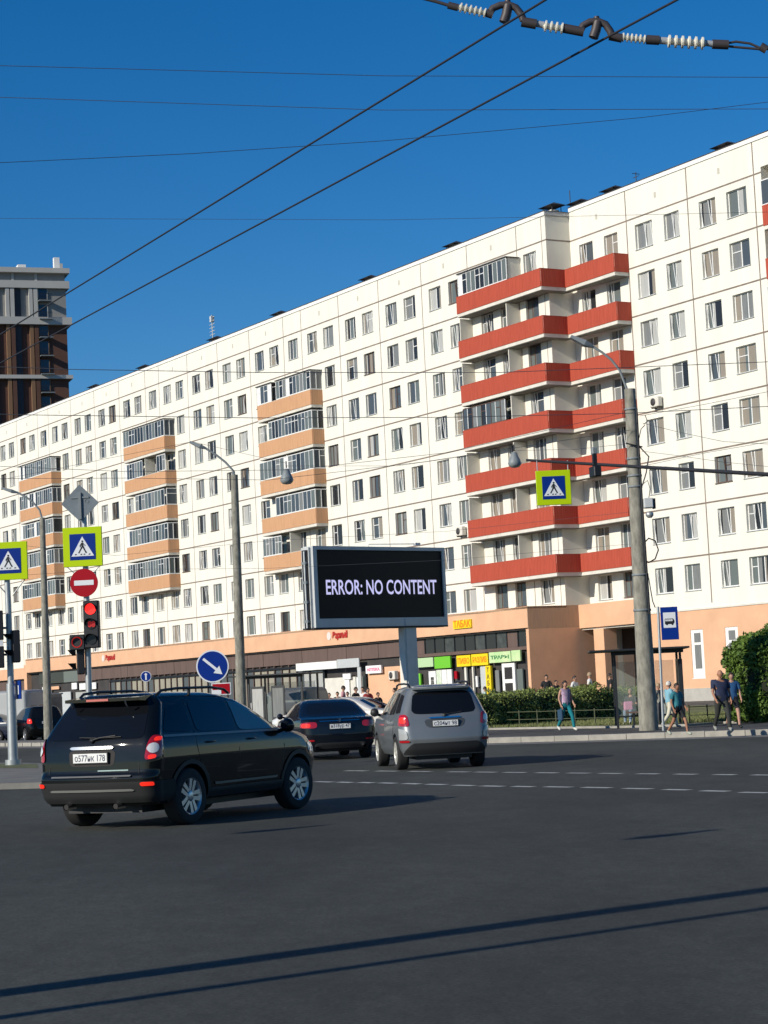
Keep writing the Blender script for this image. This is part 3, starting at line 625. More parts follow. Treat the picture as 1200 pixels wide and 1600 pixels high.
# signal post, middle
b=gnd(139,1206,.12); 
base=at(141,1208,YS); base.z=.12
sp_=thing('signal_post','grey steel signal post carrying signs and a red light, behind the black SUV','post',tuple(base))
def rel(x,y,dy=0): return at(x,y,YS)-base+Vector((0,dy,0))
s=MB(); s.tube([(0,0,0),tuple(rel(139,1085)),],.125,M_STEEL,16); s.tube([tuple(rel(139,1085)),tuple(rel(136,960)),tuple(rel(131,790)),tuple(rel(126,765))],[.085,.08,.07,.05],M_STEEL,12); s.build('pole',sp_)
c=at(126,787,YS)
ro=thing('road_sign','grey diamond shaped sign seen from behind, on top of the signal post','road sign',tuple(c+Vector((0,-.12,0))),0)
s=MB(); d=.5; s.prism([(0,-d),(d,0),(0,d),(-d,0)],-.012,.012,mat('sign_back',(.16,.19,.21),.55,var=.15,vscale=4)); s.build('plate',ro)
s=MB(); s.box(-.035,.035,-.06,-.0125,-.42,.28,M_GREYP); s.box(-.24,.24,-.035,-.0125,.13,.17,M_GREYP); s.lathe([(.05,0),(.05,.01)],M_PEACH2,(.18,-.02,.05),(0,-1,0),8); s.build('bracket',ro)
c=at(130.5,855,YS); ro=thing('road_sign','yellow bordered pedestrian crossing sign under the grey diamond','road sign',tuple(c+Vector((0,-.14,0))),R_(-4),GX)
s=MB(); board_crossing(s,1.04); s.build('board',ro)
s=MB(); s.tube([(-.45,.03,-.5),(-.12,.06,-.82)],.014,M_STEEL,6); s.tube([(.45,.03,-.5),(.12,.06,-.82)],.014,M_STEEL,6); s.build('bracket',ro)
c=at(132.5,911,YS); ro=thing('road_sign','round red no entry sign with a white bar','road sign',tuple(c+Vector((0,-.14,0))),R_(-4))
s=MB(); s.prism(arc(0,0,.37,n=40),-.012,.012,M_SRED); s.prism(arc(0,0,.37,n=40),.0125,.02,M_STEEL); s.box(-.26,.26,-.018,-.0125,-.065,.065,M_SWHITE); s.build('plate',ro)
# traffic light
c=at(146,976,YS)+Vector((0,-.25,0)); tl=thing('traffic_light','black three lamp traffic light with the top lamp glowing red','traffic light',tuple(c),R_(-6))
s=MB(); s.bbox(-.2,.2,-.12,.12,-.62,.62,M_SBLACK,.025); s.build('housing',tl)
def visor(cx,cz,par,r=.15,depth=.2):
    s=MB(); pts=arc(cx,cz,r,-10,190,16)
    vs=[(x,-.12,z) for x,z in pts]+[(x,-.12-depth*(.45+.55*max(0,(z-cz)/r)),z) for x,z in pts]; n=len(pts)
    s.add(vs,[(i,i+1,n+i+1,n+i) for i in range(n-1)]+[(n+i,n+i+1,i+1,i) for i in range(n-1)],M_SBLACK,True); s.build('visor',par)
def disc(cx,cz,r,M,name,par,y=-.126,lab=None):
    s=MB(); s.prism(arc(cx,cz,r,n=24),y-.01,y,M); s.build(name,par,lab)
RL=mat('signal_red_lit',(.8,.02,.01),.4,emit=(1,.02,.015),es=1.6); RD=mat('signal_red_dim',(.3,.01,.01),.4,emit=(1,.03,.02),es=.22); LOFF=mat('signal_off',(.012,.014,.014),.3)
disc(0,.4,.145,RL,'lamp',tl,lab='glowing red lamp'); disc(0,0,.135,LOFF,'lamp',tl); disc(0,-.4,.135,LOFF,'lamp',tl)
for z in(.4,0,-.4): visor(0,z,tl)
s=MB(); text_mesh(s,'88',.2,RD,.02,-.14,0,.004,.2,.01); s.build('digits',tl)
c=at(124,1004,YS)+Vector((0,-.25,0)); tl=thing('traffic_light','small square black light with a red ring, left of the traffic light','traffic light',tuple(c),R_(-6))
s=MB(); s.bbox(-.2,.2,-.1,.1,-.2,.2,M_SBLACK,.02); s.build('housing',tl)
s=MB(); n=28; s.add([(r*math.cos(2*math.pi*i/n),-.112,r*math.sin(2*math.pi*i/n)) for r in (.115,.145) for i in range(n)],[(i,(i+1)%n,n+(i+1)%n,n+i) for i in range(n)]+[(n+i,n+(i+1)%n,(i+1)%n,i) for i in range(n)],RD); s.build('ring',tl,'red ring'); visor(0,0,tl,.16,.12)
def ped_signal(x,y,Y,label,rz,par_h=.75):
    c=at(x,y,Y); t=thing('pedestrian_signal',label,'traffic light',tuple(c),rz,'pedestrian signals seen from the side')
    s=MB(); s.bbox(-.15,.15,-.1,.1,-par_h/2,par_h/2,M_SBLACK,.025); s.build('housing',t)
    for z in(par_h*.25,-par_h*.25): visor(0,z,t,.13,.22)
ped_signal(126,1033,YS,'black pedestrian signal seen from the side, low on the post with the red light',R_(-80),.7)
# left post
base=at(21,1200,YS); base.z=.12
lp=thing('signal_post','pale grey steel signal post at the left edge with a wide foot','post',tuple(base))
def rel(x,y,dy=0): return at(x,y,YS)-base+Vector((0,dy,0))
s=MB(); s.tube([(0,0,0),(0,0,.14)],.21,M_STEEL,18); s.tube([(0,0,.14),tuple(rel(17,1068))],[.135,.12],M_STEEL,16); s.tube([tuple(rel(17,1068)),tuple(rel(13,945)),tuple(rel(9,860))],[.085,.08,.07],M_STEEL,12); s.build('pole',lp)
c=at(15,877,YS); ro=thing('road_sign','yellow bordered pedestrian crossing sign cut off by the left edge','road sign',tuple(c+Vector((0,-.14,0))),R_(-2),GX)
s=MB(); board_crossing(s,1.0); s.build('board',ro)
s=MB(); s.tube([(-.42,.03,-.48),(-.05,.1,-.92)],.018,M_STEEL,6); s.tube([(.42,.03,-.48),(.05,.1,-.92)],.018,M_STEEL,6); s.build('bracket',ro)
ped_signal(25,1010,YS,'black pedestrian signal seen from the side, beside the left signal post',R_(-75),.85)
c=at(-12,1000,YS); t=thing('traffic_light','black back of a traffic light cut off by the left edge','traffic light',tuple(c+Vector((0,-.3,0))),R_(10))
s=MB(); s.bbox(-.35,.35,-.1,.1,-.02,.75,M_SBLACK,.02); s.bbox(-.35,.35,-.1,.1,-.75,-.18,M_SBLACK,.02); s.box(-.3,.33,-.08,-.04,-.17,-.03,M_SWHITE); s.build('housing',t)
s=MB(); s.tube([(.2,.12,.3),(.45,.3,.3)],.03,M_STEEL,6); s.tube([(.2,.12,-.4),(.45,.3,-.4)],.03,M_STEEL,6); s.build('bracket',t)
c=at(28,1078,YS); ro=thing('road_sign','narrow dark blue sign seen almost edge on at the left post','road sign',tuple(c+Vector((.02,0,0))),R_(-62)); s=MB(); s.bbox(-.2,.2,-.015,.015,-.24,.24,M_BLUE,.004); s.box(-.06,.06,-.02,-.0155,-.12,.12,M_SWHITE); s.build('plate',ro)
# keep right sign
Yk=45; c=at(332,1041,Yk); b0=at(341,1204,Yk); b0.z=0
ro=thing('road_sign','round blue sign with a white arrow pointing down right, above the black SUV','road sign',(b0.x,b0.y,0),0); o_=Vector((c.x-b0.x,0,c.z))
s=MB(); s.tube([(0,0.03,0),tuple(o_+Vector((0,.05,.2)))],.035,M_STEEL,10); s.build('pole',ro)
s=MB(); X=Matrix.Translation(o_); s.prism(arc(0,0,.355,n=40),-.012,.012,M_SWHITE,X); s.prism(arc(0,0,.325,n=40),-.018,-.0125,M_BLUE,X)
XX=X@Matrix.Rotation(R_(41),4,'Y'); s.box(-.26,.13,-.024,-.019,-.028,.028,M_SWHITE,XX); s.prism([(.11,-.1),(.28,0),(.11,.1)],-.026,-.0245,M_SWHITE,XX); s.build('plate',ro)
X2=X@Matrix.Translation((.17,0,-.5)); s=MB(); s.box(-.21,.21,-.01,.01,-.13,.13,M_SWHITE,X2); s.box(-.19,.19,-.016,-.0105,-.11,.11,M_SRED,X2); s.box(-.19,.0,-.02,-.0165,-.11,-.02,M_SWHITE,X2); s.build('plate',ro,'small red and white plate under the arrow')
c=at(228,1057,120); ro=thing('road_sign','small far round blue sign with a white upright arrow','road sign',(c.x,c.y,0)); s=MB(); s.tube([(0,.03,0),(0,.03,c.z-.1)],.03,M_STEEL,8); s.build('pole',ro)
s=MB(); X=Matrix.Translation((0,0,c.z)); s.prism(arc(0,0,.31,n=28),-.01,.01,M_SWHITE,X); s.prism(arc(0,0,.28,n=28),-.016,-.0105,M_BLUE,X); s.box(-.045,.045,-.022,-.0165,-.2,.12,M_SWHITE,X); s.prism([(-.1,.1),(.1,.1),(0,.22)],-.024,-.0225,M_SWHITE,X); s.build('plate',ro)
# bus stop sign
Yq=56.6; b0=at(1037,1147,Yq); b0.z=.145
ro=thing('bus_stop_sign','blue bus stop sign with a bus pictogram on a thin grey post','road sign',tuple(b0)); s=MB(); tp=at(1028,948,Yq)-b0; s.tube([(0,0,0),tuple(tp)],.038,M_STEEL,10); s.build('pole',ro)
c=at(1046,974,Yq)-b0; X=Matrix.Translation((c.x,-.03,c.z)); s=MB(); s.bbox(-.235,.235,-.015,.015,-.45,.45,M_BLUE,.004,X); s.box(-.17,.17,-.021,-.0155,-.12,.3,M_SWHITE,X)
s.prism([(-.13,-.02),(.1,-.02),(.13,.02),(.13,.07),(.1,.13),(-.13,.13)],-.026,-.0215,M_SBLACK,X)
for i in range(4): s.box(-.115+i*.052,-.075+i*.052,-.029,-.0265,.06,.11,M_SWHITE,X)
for xx in(-.08,.07): s.prism(arc(xx,-.02,.028,n=10),-.029,-.0265,M_SBLACK,X)
s.build('plate',ro)
# mast arm with suspended crossing sign
Ym=53; a=at(822,719,Ym); b_=at(1262,745,Ym); root=thing('sign_gantry','dark horizontal mast arm crossing in front of the concrete pole','gantry',(b_.x,b_.y,.0))
s=MB(); o_=Vector((b_.x,b_.y,0)); s.tube([tuple(a-o_),tuple(b_-o_)],[.035,.06],mat('arm_paint',(.045,.045,.05),.5),12); s.build('arm',root); s=MB(); s.tube([(0,0,0),(0,0,b_.z+.3)],[.16,.11],M_STEEL,14); s.build('pole',root)
c=at(865,762,Ym); ro=thing('road_sign','yellow bordered pedestrian crossing sign hung from the dark mast arm','road sign',tuple(c),R_(4),GX); s=MB(); board_crossing(s,.9); s.build('board',ro)
s=MB(); s.tube([(-.4,0,.45),(-.4,0,.72)],.012,M_STEEL,6); s.tube([(.4,0,.45),(.4,0,.7)],.012,M_STEEL,6); s.build('bracket',ro)
c=at(930,735,Ym); ro=thing('traffic_camera','small black camera housing fixed to the mast arm','camera',tuple(c),R_(15)); s=MB(); s.bbox(-.1,.1,-.2,.2,-.17,.1,M_BLACKM,.02); s.build('housing',ro); s=MB(); s.box(-.05,.05,-.05,.05,.1,.42,M_BLACKM); s.bbox(-.07,.07,-.07,.07,.42,.6,M_GREYP,.02); s.build('bracket',ro)
# LED billboard
TL=at(486,853,79); TR=at(691.5,851,83.6); dx=(TR-TL).to_2d(); Lb=dx.length; rz=math.atan2(dx.y,dx.x); zt=TL.z; zb=at(491,981,79).z
bb=thing('led_billboard','large black electronic billboard on a grey post reading ERROR: NO CONTENT','billboard',(TL.x,TL.y,0),rz)
s=MB(); s.box(0,Lb,0,.5,zb,zt,M_LTGREY)
fw=.14
s.box(0,Lb,-.09,-.002,zt-fw,zt,M_LTGREY); s.box(0,Lb,-.09,-.002,zb,zb+.34,M_LTGREY); s.box(0,fw+.05,-.09,-.002,zb+.341,zt-fw-.001,M_LTGREY); s.box(Lb-fw,Lb,-.09,-.002,zb+.341,zt-fw-.001,M_LTGREY)
s.box(-.1,0,.05,.5,zb-.02,zt-.05,M_LTGREY); s.box(-.16,-.1,.1,.4,zb-.03,zt-.15,M_BLACKM); s.tube([(-.2,.2,zb),(-.2,.2,zt-.2)],.04,M_LTGREY,8)
for i in range(4): s.box(-.24,-.1,.1,.35,zb+.2+i*.75,zb+.3+i*.75,M_GREYP)
s.box(-.1,Lb,-.1,.6,zb-.06,zb-.002,M_DARK); s.build('housing',bb)
s=MB(); s.box(fw+.052,Lb-fw-.002,-.03,-.003,zb+.342,zt-fw-.002,mat('led_screen',(.004,.005,.006),.5,spec=.2)); scn=s.build('screen',bb)
s=MB(); LT=mat('led_letters',(.3,.3,.4),.5,emit=(.56,.54,.84),es=.95); text_mesh(s,'ERROR: NO CONTENT',.80,LT,Lb*.508,-.032,zb+.342+(zt-zb)*.385,.006,Lb*.84,.012); s.build('lettering',scn,'lavender capital letters')
s=MB(); c=Lb*.715; s.box(c-.28,c+.28,-.03,.38,0.05,zb-.061,M_LTGREY); s.box(c-.35,c-.281,-.0,.35,.05,zb-.061,M_SLAB); s.box(c-.37,c+.37,-.11,-.091,zb+.02,zb+.3,M_LTGREY); s.box(c-1,c+1,-1,1.2,0,.1,M_KERB); s.build('post',bb)  # paler cream sheet paints sunlight onto the post's left face
s=MB(); s.tube([(Lb*.45,.2,zt),(Lb*.45,.2,zt+.12),(Lb*.8,.2,zt+.16)],.02,M_LTGREY,6); s.box(Lb*.8,Lb*.84,.12,.28,zt+.1,zt+.2,M_LTGREY); s.build('light_sensor',bb)
# ------------------------------------------------------------------ wires
WN=[0]
def wire(label,pts,r,M=M_WIRE,group='overhead wires',sag=0,name='overhead_wire'):
    P=[p if isinstance(p,Vector) else at(*p) for p in pts]
    if len(P)==2 and sag: 
        P=[P[0].lerp(P[1],i/16)-Vector((0,0,4*sag*(i/16)*(1-i/16))) for i in range(17)]
    s=MB(); o=P[0]; s.tube([tuple(p-o) for p in P],r,M,6,True); ob=s.build(name,None,label,'wire',group); ob.location=o; return ob
# contact wires
A1=at(790,38,13.7); A2=at(200,400,20.7); B1=at(925,71,14.0); B2=at(312,400,20.7)
def ext(a,b,s,t): return [a+(b-a)*s,a,b,a+(b-a)*t]
wire('thick upper contact wire running diagonally from the top edge',ext(A1,A2,-2.2,2.6)+[],.0085,group='trolley contact wires')
wire('thick lower contact wire running diagonally from the top edge',ext(B1,B2,-2.2,2.2),.0085,group='trolley contact wires')
def I(x,y): return at(x,y,13.85)
tr=thing('insulator_assembly','row of ribbed white insulators and dark clamps across the top right','insulator',tuple(I(930,45)))
o_=I(930,45)
def ins(x0,y0,x1,y1,n,M=M_INSW,r=.034):
    a=I(x0,y0)-o_; c=I(x1,y1)-o_; d=c-a; L=d.length; prof=[]
    for i in range(n):
        h=L*i/n; st=L/n; prof+=[(r*.55,h),(r*.55,h+st*.3),(r,h+st*.42),(r,h+st*.68),(r*.55,h+st*.8)]
    prof.append((r*.55,L)); s=MB(); s.lathe(prof,M,a,d,14,smooth=False); s.build('insulator',tr)
def rod(pts,r,M=M_INSD,name='clamp'):
    s=MB(); s.tube([I(x,y)-o_ for x,y in pts],r,M,8); s.build(name,tr)
rod([(655,-4),(680,2),(703,9)],.012,name='span_rod'); rod([(700,8),(716,12)],.026); ins(716,11,761,21,6); rod([(760,20),(770,23)],.03)
rod([(764,22),(770,13),(782,8),(794,7),(806,12),(814,22),(818,32)],.026); rod([(793,0),(794,8)],.02); rod([(794,8),(791,24),(787,35)],.034)
rod([(815,34),(838,38)],.036); rod([(838,37),(850,39)],.024,M_INSG); ins(848,40,882,45,4,r=.04); rod([(880,44),(912,50)],.034)
rod([(906,49),(911,40),(922,34),(934,33),(946,38),(953,48),(957,57)],.026); rod([(932,26),(933,34)],.02); rod([(934,34),(931,48),(927,59)],.034); rod([(952,56),(972,60)],.032)
ins(970,58,1010,62,6,r=.032); rod([(1010,62),(1030,63)],.034); rod([(1028,63),(1042,64)],.026,M_INSG); ins(1040,64,1102,68,6,r=.044); rod([(1101,67),(1116,69)],.022,M_INSG); rod([(1113,69),(1138,70)],.034)
rod([(1134,68),(1150,65),(1172,68),(1190,76)],.009,name='span_rod'); rod([(1134,72),(1155,74),(1190,77)],.009,name='span_rod'); rod([(1188,72),(1198,78)],.03); rod([(1198,76),(1260,90)],.01,name='span_rod')
WL=[('thin wire highest across the sky',[(-60,101,40),(600,118.5,41),(1260,121,42)],.009),
('thin wire second across the sky',[(-60,150,42),(600,172,42),(1260,170,42)],.009),
('thin wire rising to the right across the sky',[(-60,257,36),(300,240,38),(600,220,39),(1000,184,41),(1260,152,42)],.008),
('faint thin wire lowest across the sky',[(-60,341,70),(600,343.5,70),(800,340,70),(1260,330,70)],.009),
('dark cable crossing the upper windows of the block',[(-60,571,45),(107,577,45),(400,582,46),(780,582,46),(1260,563,47)],.011),
('dark cable crossing the second window rows of the block',[(-60,645,45),(25,648,45),(400,653,46),(700,652,46),(975,646,46),(1260,632,47)],.011),
('thin cable passing the left orange balconies',[(-60,726,55),(200,737,55),(460,734,56),(700,707,56),(975,645,57)],.009),
('thin cable just below the first at the left orange balconies',[(-60,748,55),(200,747,55),(420,750,56),(660,722,57),(985,672,57)],.009),
('thin slanting wire from the far left to the grey hanging lamp',[(-60,762,60),(150,720,60),(300,690,60),(448,724,60)],.007),
('thin wire between the two hanging lamps',[(448,728,60),(620,728,60),(804,702,60)],.007),
('thin wire from the hanging lamp to the concrete pole',[(804,704,60),(900,702,59),(975,694,58)],.008),
('thin wire leaving the concrete pole to the lower right',[(1004,661,57.6),(1060,675,57),(1130,690,56),(1260,697,56)],.009),
('thin wire rising from the concrete pole to the right edge',[(1000,650,57.6),(1100,632,57),(1260,600,56)],.009),
('thin wire nearly level right of the concrete pole',[(1003,705,57.6),(1060,712,57),(1130,722,57),(1260,735,56)],.008),
('thin wire crossing the lower right windows',[(1005,728,57.6),(1100,708,57),(1260,680,56)],.009),
('thin wire sagging over the lower left windows',[(-60,842,60),(180,868,62),(420,845,62),(700,830,62),(985,800,60)],.006),
('thin wire over the lower windows behind the left signs',[(-60,905,60),(170,890,62),(420,888,62),(700,875,62),(985,850,60)],.006)]
for l,p,r in WL: wire(l,p,r*.68,M_WIRE2)
# ------------------------------------------------------------------ cars
class Body:
    """half outline rings in plan at each height; s = arc length from the rear centre"""
    def __init__(s,keys,wheels,ra,zw):
        s.k=keys; s.w=wheels; s.ra=ra; s.zw=zw; s.c={}
    def par(s,z):
        k=s.k
        if z<=k[0][0]: return k[0][1:]
        for a,b in zip(k[:-1],k[1:]):
            if z<=b[0]:
                t=(z-a[0])/(b[0]-a[0]); return tuple(p+(q-p)*t for p,q in zip(a[1:],b[1:]))
        return k[-1][1:]
    def ring(s,z,nS=64):
        key=round(z,5)
        if key in s.c: return s.c[key]
        xr,xf,hw,rr,rf,cr,cf=s.par(z); P=[]
        for i in range(8): y=(hw-rr)*i/8; P.append((xr+cr*(y/hw)**2,y))
        cx0=xr+cr*((hw-rr)/hw)**2; lx=rr*1.1
        for i in range(8): th=math.pi/2*i/8; P.append((cx0+lx*(1-math.cos(th)),hw-rr+rr*math.sin(th)))
        x0=cx0+lx; x1=xf-cf*((hw-rf)/hw)**2-rf*1.6
        xm=(x0+x1)/2; hf=max(.1,(x1-x0)/2)
        for i in range(nS): x=x0+(x1-x0)*i/nS; P.append((x,hw-.025*((x-xm)/hf)**2+.0))
        off=.025
        for i in range(8): th=math.pi/2*i/8; P.append((x1+rf*1.6*math.sin(th),hw-off-rf+rf*math.cos(th)))
        for i in range(9): y=(hw-off-rf)*(1-i/8); P.append((xf-cf*(y/hw)**2,y))
        # soften the start of the side
        P=[(x,min(y,hw)) for x,y in P]
        s.c[key]=P; return P
    def zarch(s,x,z):
        for xw in s.w:
            d=abs(x-xw)
            if d<s.ra: z=max(z,s.zw+math.sqrt(s.ra**2-d*d))
        return z
    def build(s,zs,M):
        mb=MB(); rings=[s.ring(z) for z in zs]; n=len(rings[0]); vs=[];
        for sd in (1,-1):
            for P,z in zip(rings,zs):
                for i,(x,y) in enumerate(P): vs.append((x,-y*sd,s.zarch(x,z) if 10<i<n-8 else z))
        fs=[];m_=len(zs)
        for h in (0,1):
            b=h*m_*n
            for j in range(m_-1):
                for i in range(n-1):
                    q=(b+j*n+i,b+j*n+i+1,b+(j+1)*n+i+1,b+(j+1)*n+i)
                    A=(Vector(vs[q[2]])-Vector(vs[q[0]])).cross(Vector(vs[q[3]])-Vector(vs[q[1]])).length
                    if A>1e-7: fs.append(q if h==0 else q[::-1])
        b=(m_-1)*n; top=[b+i for i in range(n)]; top2=[m_*n+b+i for i in range(n)]
        for i in range(n-1): fs.append((top[i],top[i+1],top2[i+1],top2[i]))
        mb.add(vs,fs,M,True); return mb
    def pt(s,a,z,off=0,side=-1,mode='s'):
        """mode 's': a is arc length from the rear centre, towards the car's right for side=-1; mode 'x': a is x on the side"""
        P=s.ring(z); 
        if mode=='x':
            n=len(P)
            for i in range(12,n-1):
                if P[i+1][0]>=a: break
            p,q=P[i],P[i+1]; t=(a-p[0])/max(1e-6,q[0]-p[0]); t=max(0,min(1,t))
        else:
            L=0;i=0
            while i<len(P)-2:
                d=math.dist(P[i],P[i+1])
                if L+d>=a: break
                L+=d;i+=1
            p,q=P[i],P[i+1]; t=(a-L)/max(1e-6,math.dist(p,q))
        x=p[0]+(q[0]-p[0])*t; y=p[1]+(q[1]-p[1])*t
        tx,ty=q[0]-p[0],q[1]-p[1]; l=math.hypot(tx,ty); nx,ny=-ty/l,tx/l
        return Vector((x+nx*off,side*(y+ny*off),z))
    def patch(s,mb,q,M,off=.006,side=-1,mode='s',n=10,m=6,thick=.012,rnd=4.0,both=False):
        """q: four corners (a,z) counted lower-first, lower-last, upper-last, upper-first"""
        def uv(u,v):
            # superellipse-rounded square
            U=2*u-1;V=2*v-1; k=max(abs(U),abs(V))
            if k>1e-6:
                p=rnd; r=(abs(U/k)**p+abs(V/k)**p)**(1/p); U/=r; V/=r
            return (U+1)/2,(V+1)/2
        for sd in ((side,-side) if both else (side,)):
            vs=[]
            for j in range(m+1):
                for i in range(n+1):
                    u,v=uv(i/n,j/m); a=(q[0][0]*(1-u)+q[1][0]*u)*(1-v)+(q[3][0]*(1-u)+q[2][0]*u)*v; z=(q[0][1]*(1-u)+q[1][1]*u)*(1-v)+(q[3][1]*(1-u)+q[2][1]*u)*v
                    sg=sd
                    if mode=='s' and a<0: vs.append(s.pt(-a,z,off,-sd,mode))
                    else: vs.append(s.pt(a,z,off,sd,mode))
            fs=[]
            for j in range(m):
                for i in range(n):
                    f=(j*(n+1)+i,j*(n+1)+i+1,(j+1)*(n+1)+i+1,(j+1)*(n+1)+i); fs.append(f if sd==-1 else f[::-1])
            mb.add(vs,fs,M,True)
def dens(keys,step=.03):
    zs=[]
    for a,b in zip(keys[:-1],keys[1:]):
        n=max(1,round((b[0]-a[0])/step)); zs+=[a[0]+(b[0]-a[0])*i/n for i in range(n)]
    return zs+[keys[-1][0]]
def wheel(car,x,y,R,wd,rimr,side,spokes=5,MR=None,steer=0,vis=True):
    w_=bpy.data.objects.new('wheel',None); COL.objects.link(w_); w_.parent=car; w_.location=(x,y,R); w_.rotation_euler=(0,0,steer); w_.empty_display_size=.1
    MR=MR or M_RIM; s=MB(); h=wd/2
    s.lathe([(rimr,-h*.95),(R*.93,-h),(R*.985,-h*.82),(R,-h*.5),(R,h*.5),(R*.985,h*.82),(R*.93,h),(rimr+.01,h*.95),(rimr,h*.7)],M_RUBBER,(0,0,0),(0,1,0),36); s.build('tyre',w_)
    s=MB(); o=side*h
    s.lathe([(rimr,o*.98),(rimr*.93,o*.9),(rimr*.9,o*.3),(rimr*.85,-o*.3)],MR,(0,0,0),(0,1,0),36)
    s.lathe([(rimr*.88,-o*.1),(0,-o*.12)],M_BPLAST,(0,0,0),(0,1,0),24); s.lathe([(rimr*.3,o*.7),(rimr*.3,o*.86),(rimr*.2,o*.92),(0,o*.93)],MR,(0,0,0),(0,1,0),18); s.lathe([(rimr*.55,o*.1),(rimr*.5,o*.15),(0,o*.15)],M_STEEL,(0,0,0),(0,1,0),24)
    for k in range(spokes):
        th=2*math.pi*k/spokes+.3; X=Matrix.Rotation(th,4,'Y')
        for dx_ in ((-.028,.028) if spokes<7 else (0,)):
            a0,a1=dx_-.022,dx_+.022; b0,b1=dx_*1.7-.03,dx_*1.7+.03; y0=o*.86;y1=o*.9;t=-side*.04
            s.add([(a0,y0,rimr*.18),(a1,y0,rimr*.18),(b1,y1,rimr*.93),(b0,y1,rimr*.93),(a0,y0+t,rimr*.18),(a1,y0+t,rimr*.18),(b1,y1+t,rimr*.93),(b0,y1+t,rimr*.93)],[(0,1,2,3),(7,6,5,4),(0,3,7,4),(1,5,6,2),(2,6,7,3)],MR,False,X)
            if side>0: pass
    s.build('rim',w_)
    return w_
def car_common(root,B,M,zs,kx,R,tr,rimr,spokes=5,MR=None,steer=0):
    B.build(zs,M).build('body',root)
    s=MB(); hw=tr+.1-.32; s.box(B.k[0][1]+.18,B.k[0][2]-.15,-hw,hw,.2,.8,M_BPLAST)
    s.tube([(kx[0],-tr,R),(kx[0],tr,R)],.05,M_BPLAST,8); s.build('underbody',root)
    for i,x in enumerate(kx):
        for sd in (-1,1): wheel(root,x,sd*tr,R,.225,rimr,sd,spokes,MR,steer if i else 0)
def plate(root,B,z,txt,wd=.52,h=.112,x=None,col=None,par_lab=None):
    xr=(B.pt(0,z,0).x if x is None else x); s=MB(); X=Matrix.Translation((xr,0,z))@Matrix.Rotation(-math.pi/2,4,'Z')
    # local x -> world -y ... face looks to -x
    s.box(-wd/2-.012,wd/2+.012,-.03,.0,-h/2-.012,h/2+.012,M_BPLAST,X); s.box(-wd/2,wd/2,-.034,-.0305,-h/2,h/2,M_PLATE,X); text_mesh(s,txt,.115,col or M_INK,0,-.034,0,.002,wd*.9,.001,X); s.build('number_plate',root)
def place_heading(phi): return math.pi/2-phi     # phi: degrees to the right of the view axis -> z rotation of +x
# ---- black SUV
M_PBLACK=mat('black_car_paint',(.0025,.0035,.004),.5,coat=.8,spec=.06); M_PSILV=mat('silver_car_paint',(.175,.19,.20),.38,metal=.35,coat=.7); M_PNAVY=mat('dark_blue_paint',(.004,.006,.011),.5,coat=.8,spec=.08)
keysS=[(.30,-2.16,2.10,.84,0.15,.40,.10,.25),(.40,-2.25,2.22,.885,0.19,.40,.12,.28),(.58,-2.30,2.28,.905,0.204,.42,.12,.30),(.66,-2.30,2.29,.91,0.204,.42,.12,.3),(.72,-2.24,2.28,.915,0.19,.42,.10,.3),(.86,-2.235,2.24,.92,0.19,.42,.10,.3),(1.0,-2.22,2.08,.915,0.19,.42,.10,.28),(1.06,-2.21,1.84,.905,0.184,.36,.10,.22),(1.12,-2.19,1.35,.89,0.177,.25,.10,.16),(1.16,-2.17,1.10,.875,0.17,.2,.10,.14),(1.30,-2.08,.86,.825,0.163,.18,.11,.14),(1.45,-1.97,.56,.765,0.156,.18,.11,.12),(1.56,-1.88,.28,.715,0.15,.18,.11,.12),(1.62,-1.86,.05,.665,0.136,.2,.12,.12),(1.66,-1.86,-.15,.60,0.136,.2,.14,.12),(1.69,-1.70,-.45,.46,0.136,.2,.10,.08),(1.70,-1.4,-.8,.28,0.082,.12,.05,.05)]
B1_=Body(keysS,(-1.35,1.35),.415,.36)
rr=gnd(296,1288); phi=R_(28); fw=Vector((math.sin(phi),math.cos(phi),0)); rt=Vector((math.cos(phi),-math.sin(phi),0)); org=rr+fw*1.35-rt*.85; org.z=0
suv=thing('suv','glossy black SUV with roof rails turning right in the foreground','car',tuple(org),place_heading(phi))
car_common(suv,B1_,M_PBLACK,dens(keysS),(-1.35,1.35),.36,.79,.235,5,M_RIM,R_(-4))
def P(name,q,M,label=None,root=None,B=None,**k):
    s=MB(); (B or B1_).patch(s,q,M,**k); return s.build(name,root or suv,label)
def car_panels(root,B,lines,M=M_BPLAST):
    s=MB()
    for pts in lines: s.tube([B.pt(x,z,.001,-1,'x') for x,z in pts],.0045,M,5,False); s.tube([B.pt(x,z,.001,1,'x') for x,z in pts],.0045,M,5,False)
    s.build('panel_gaps',root)
P('rear_window',[(-.74,1.13),(.74,1.13),(.63,1.585),(-.63,1.585)],M_CGLASS,n=18,m=8,rnd=12)
for nm,q,Mx in (('side_window',[(-1.86,1.20),(-1.22,1.175),(-1.22,1.555),(-1.62,1.50)],M_CGLASS),('side_window',[(-1.14,1.17),(-.22,1.155),(-.22,1.585),(-1.12,1.565)],M_CGLASS2),('side_window',[(-.14,1.155),(.88,1.14),(.16,1.555),(-.14,1.585)],mat('car_front_glass',(.10,.135,.12),.05,spec=.6,coat=.3))):
    for sd in (-1,1): P(nm,q,Mx,side=sd,mode='x',rnd=9)
P('windscreen',[(0,0),(0,0),(0,0),(0,0)],M_CGLASS,mode='s') if False else None
s=MB(); B1_.patch(s,[(-1.9,1.128),(.9,1.105),(.9,1.135),(-1.9,1.158)],M_CHROME,off=.008,mode='x',rnd=40,n=24,m=1,both=True); s.mats=[mat('dull_chrome',(.20,.20,.19),.4,metal=.4)]; s.build('window_trim',suv)
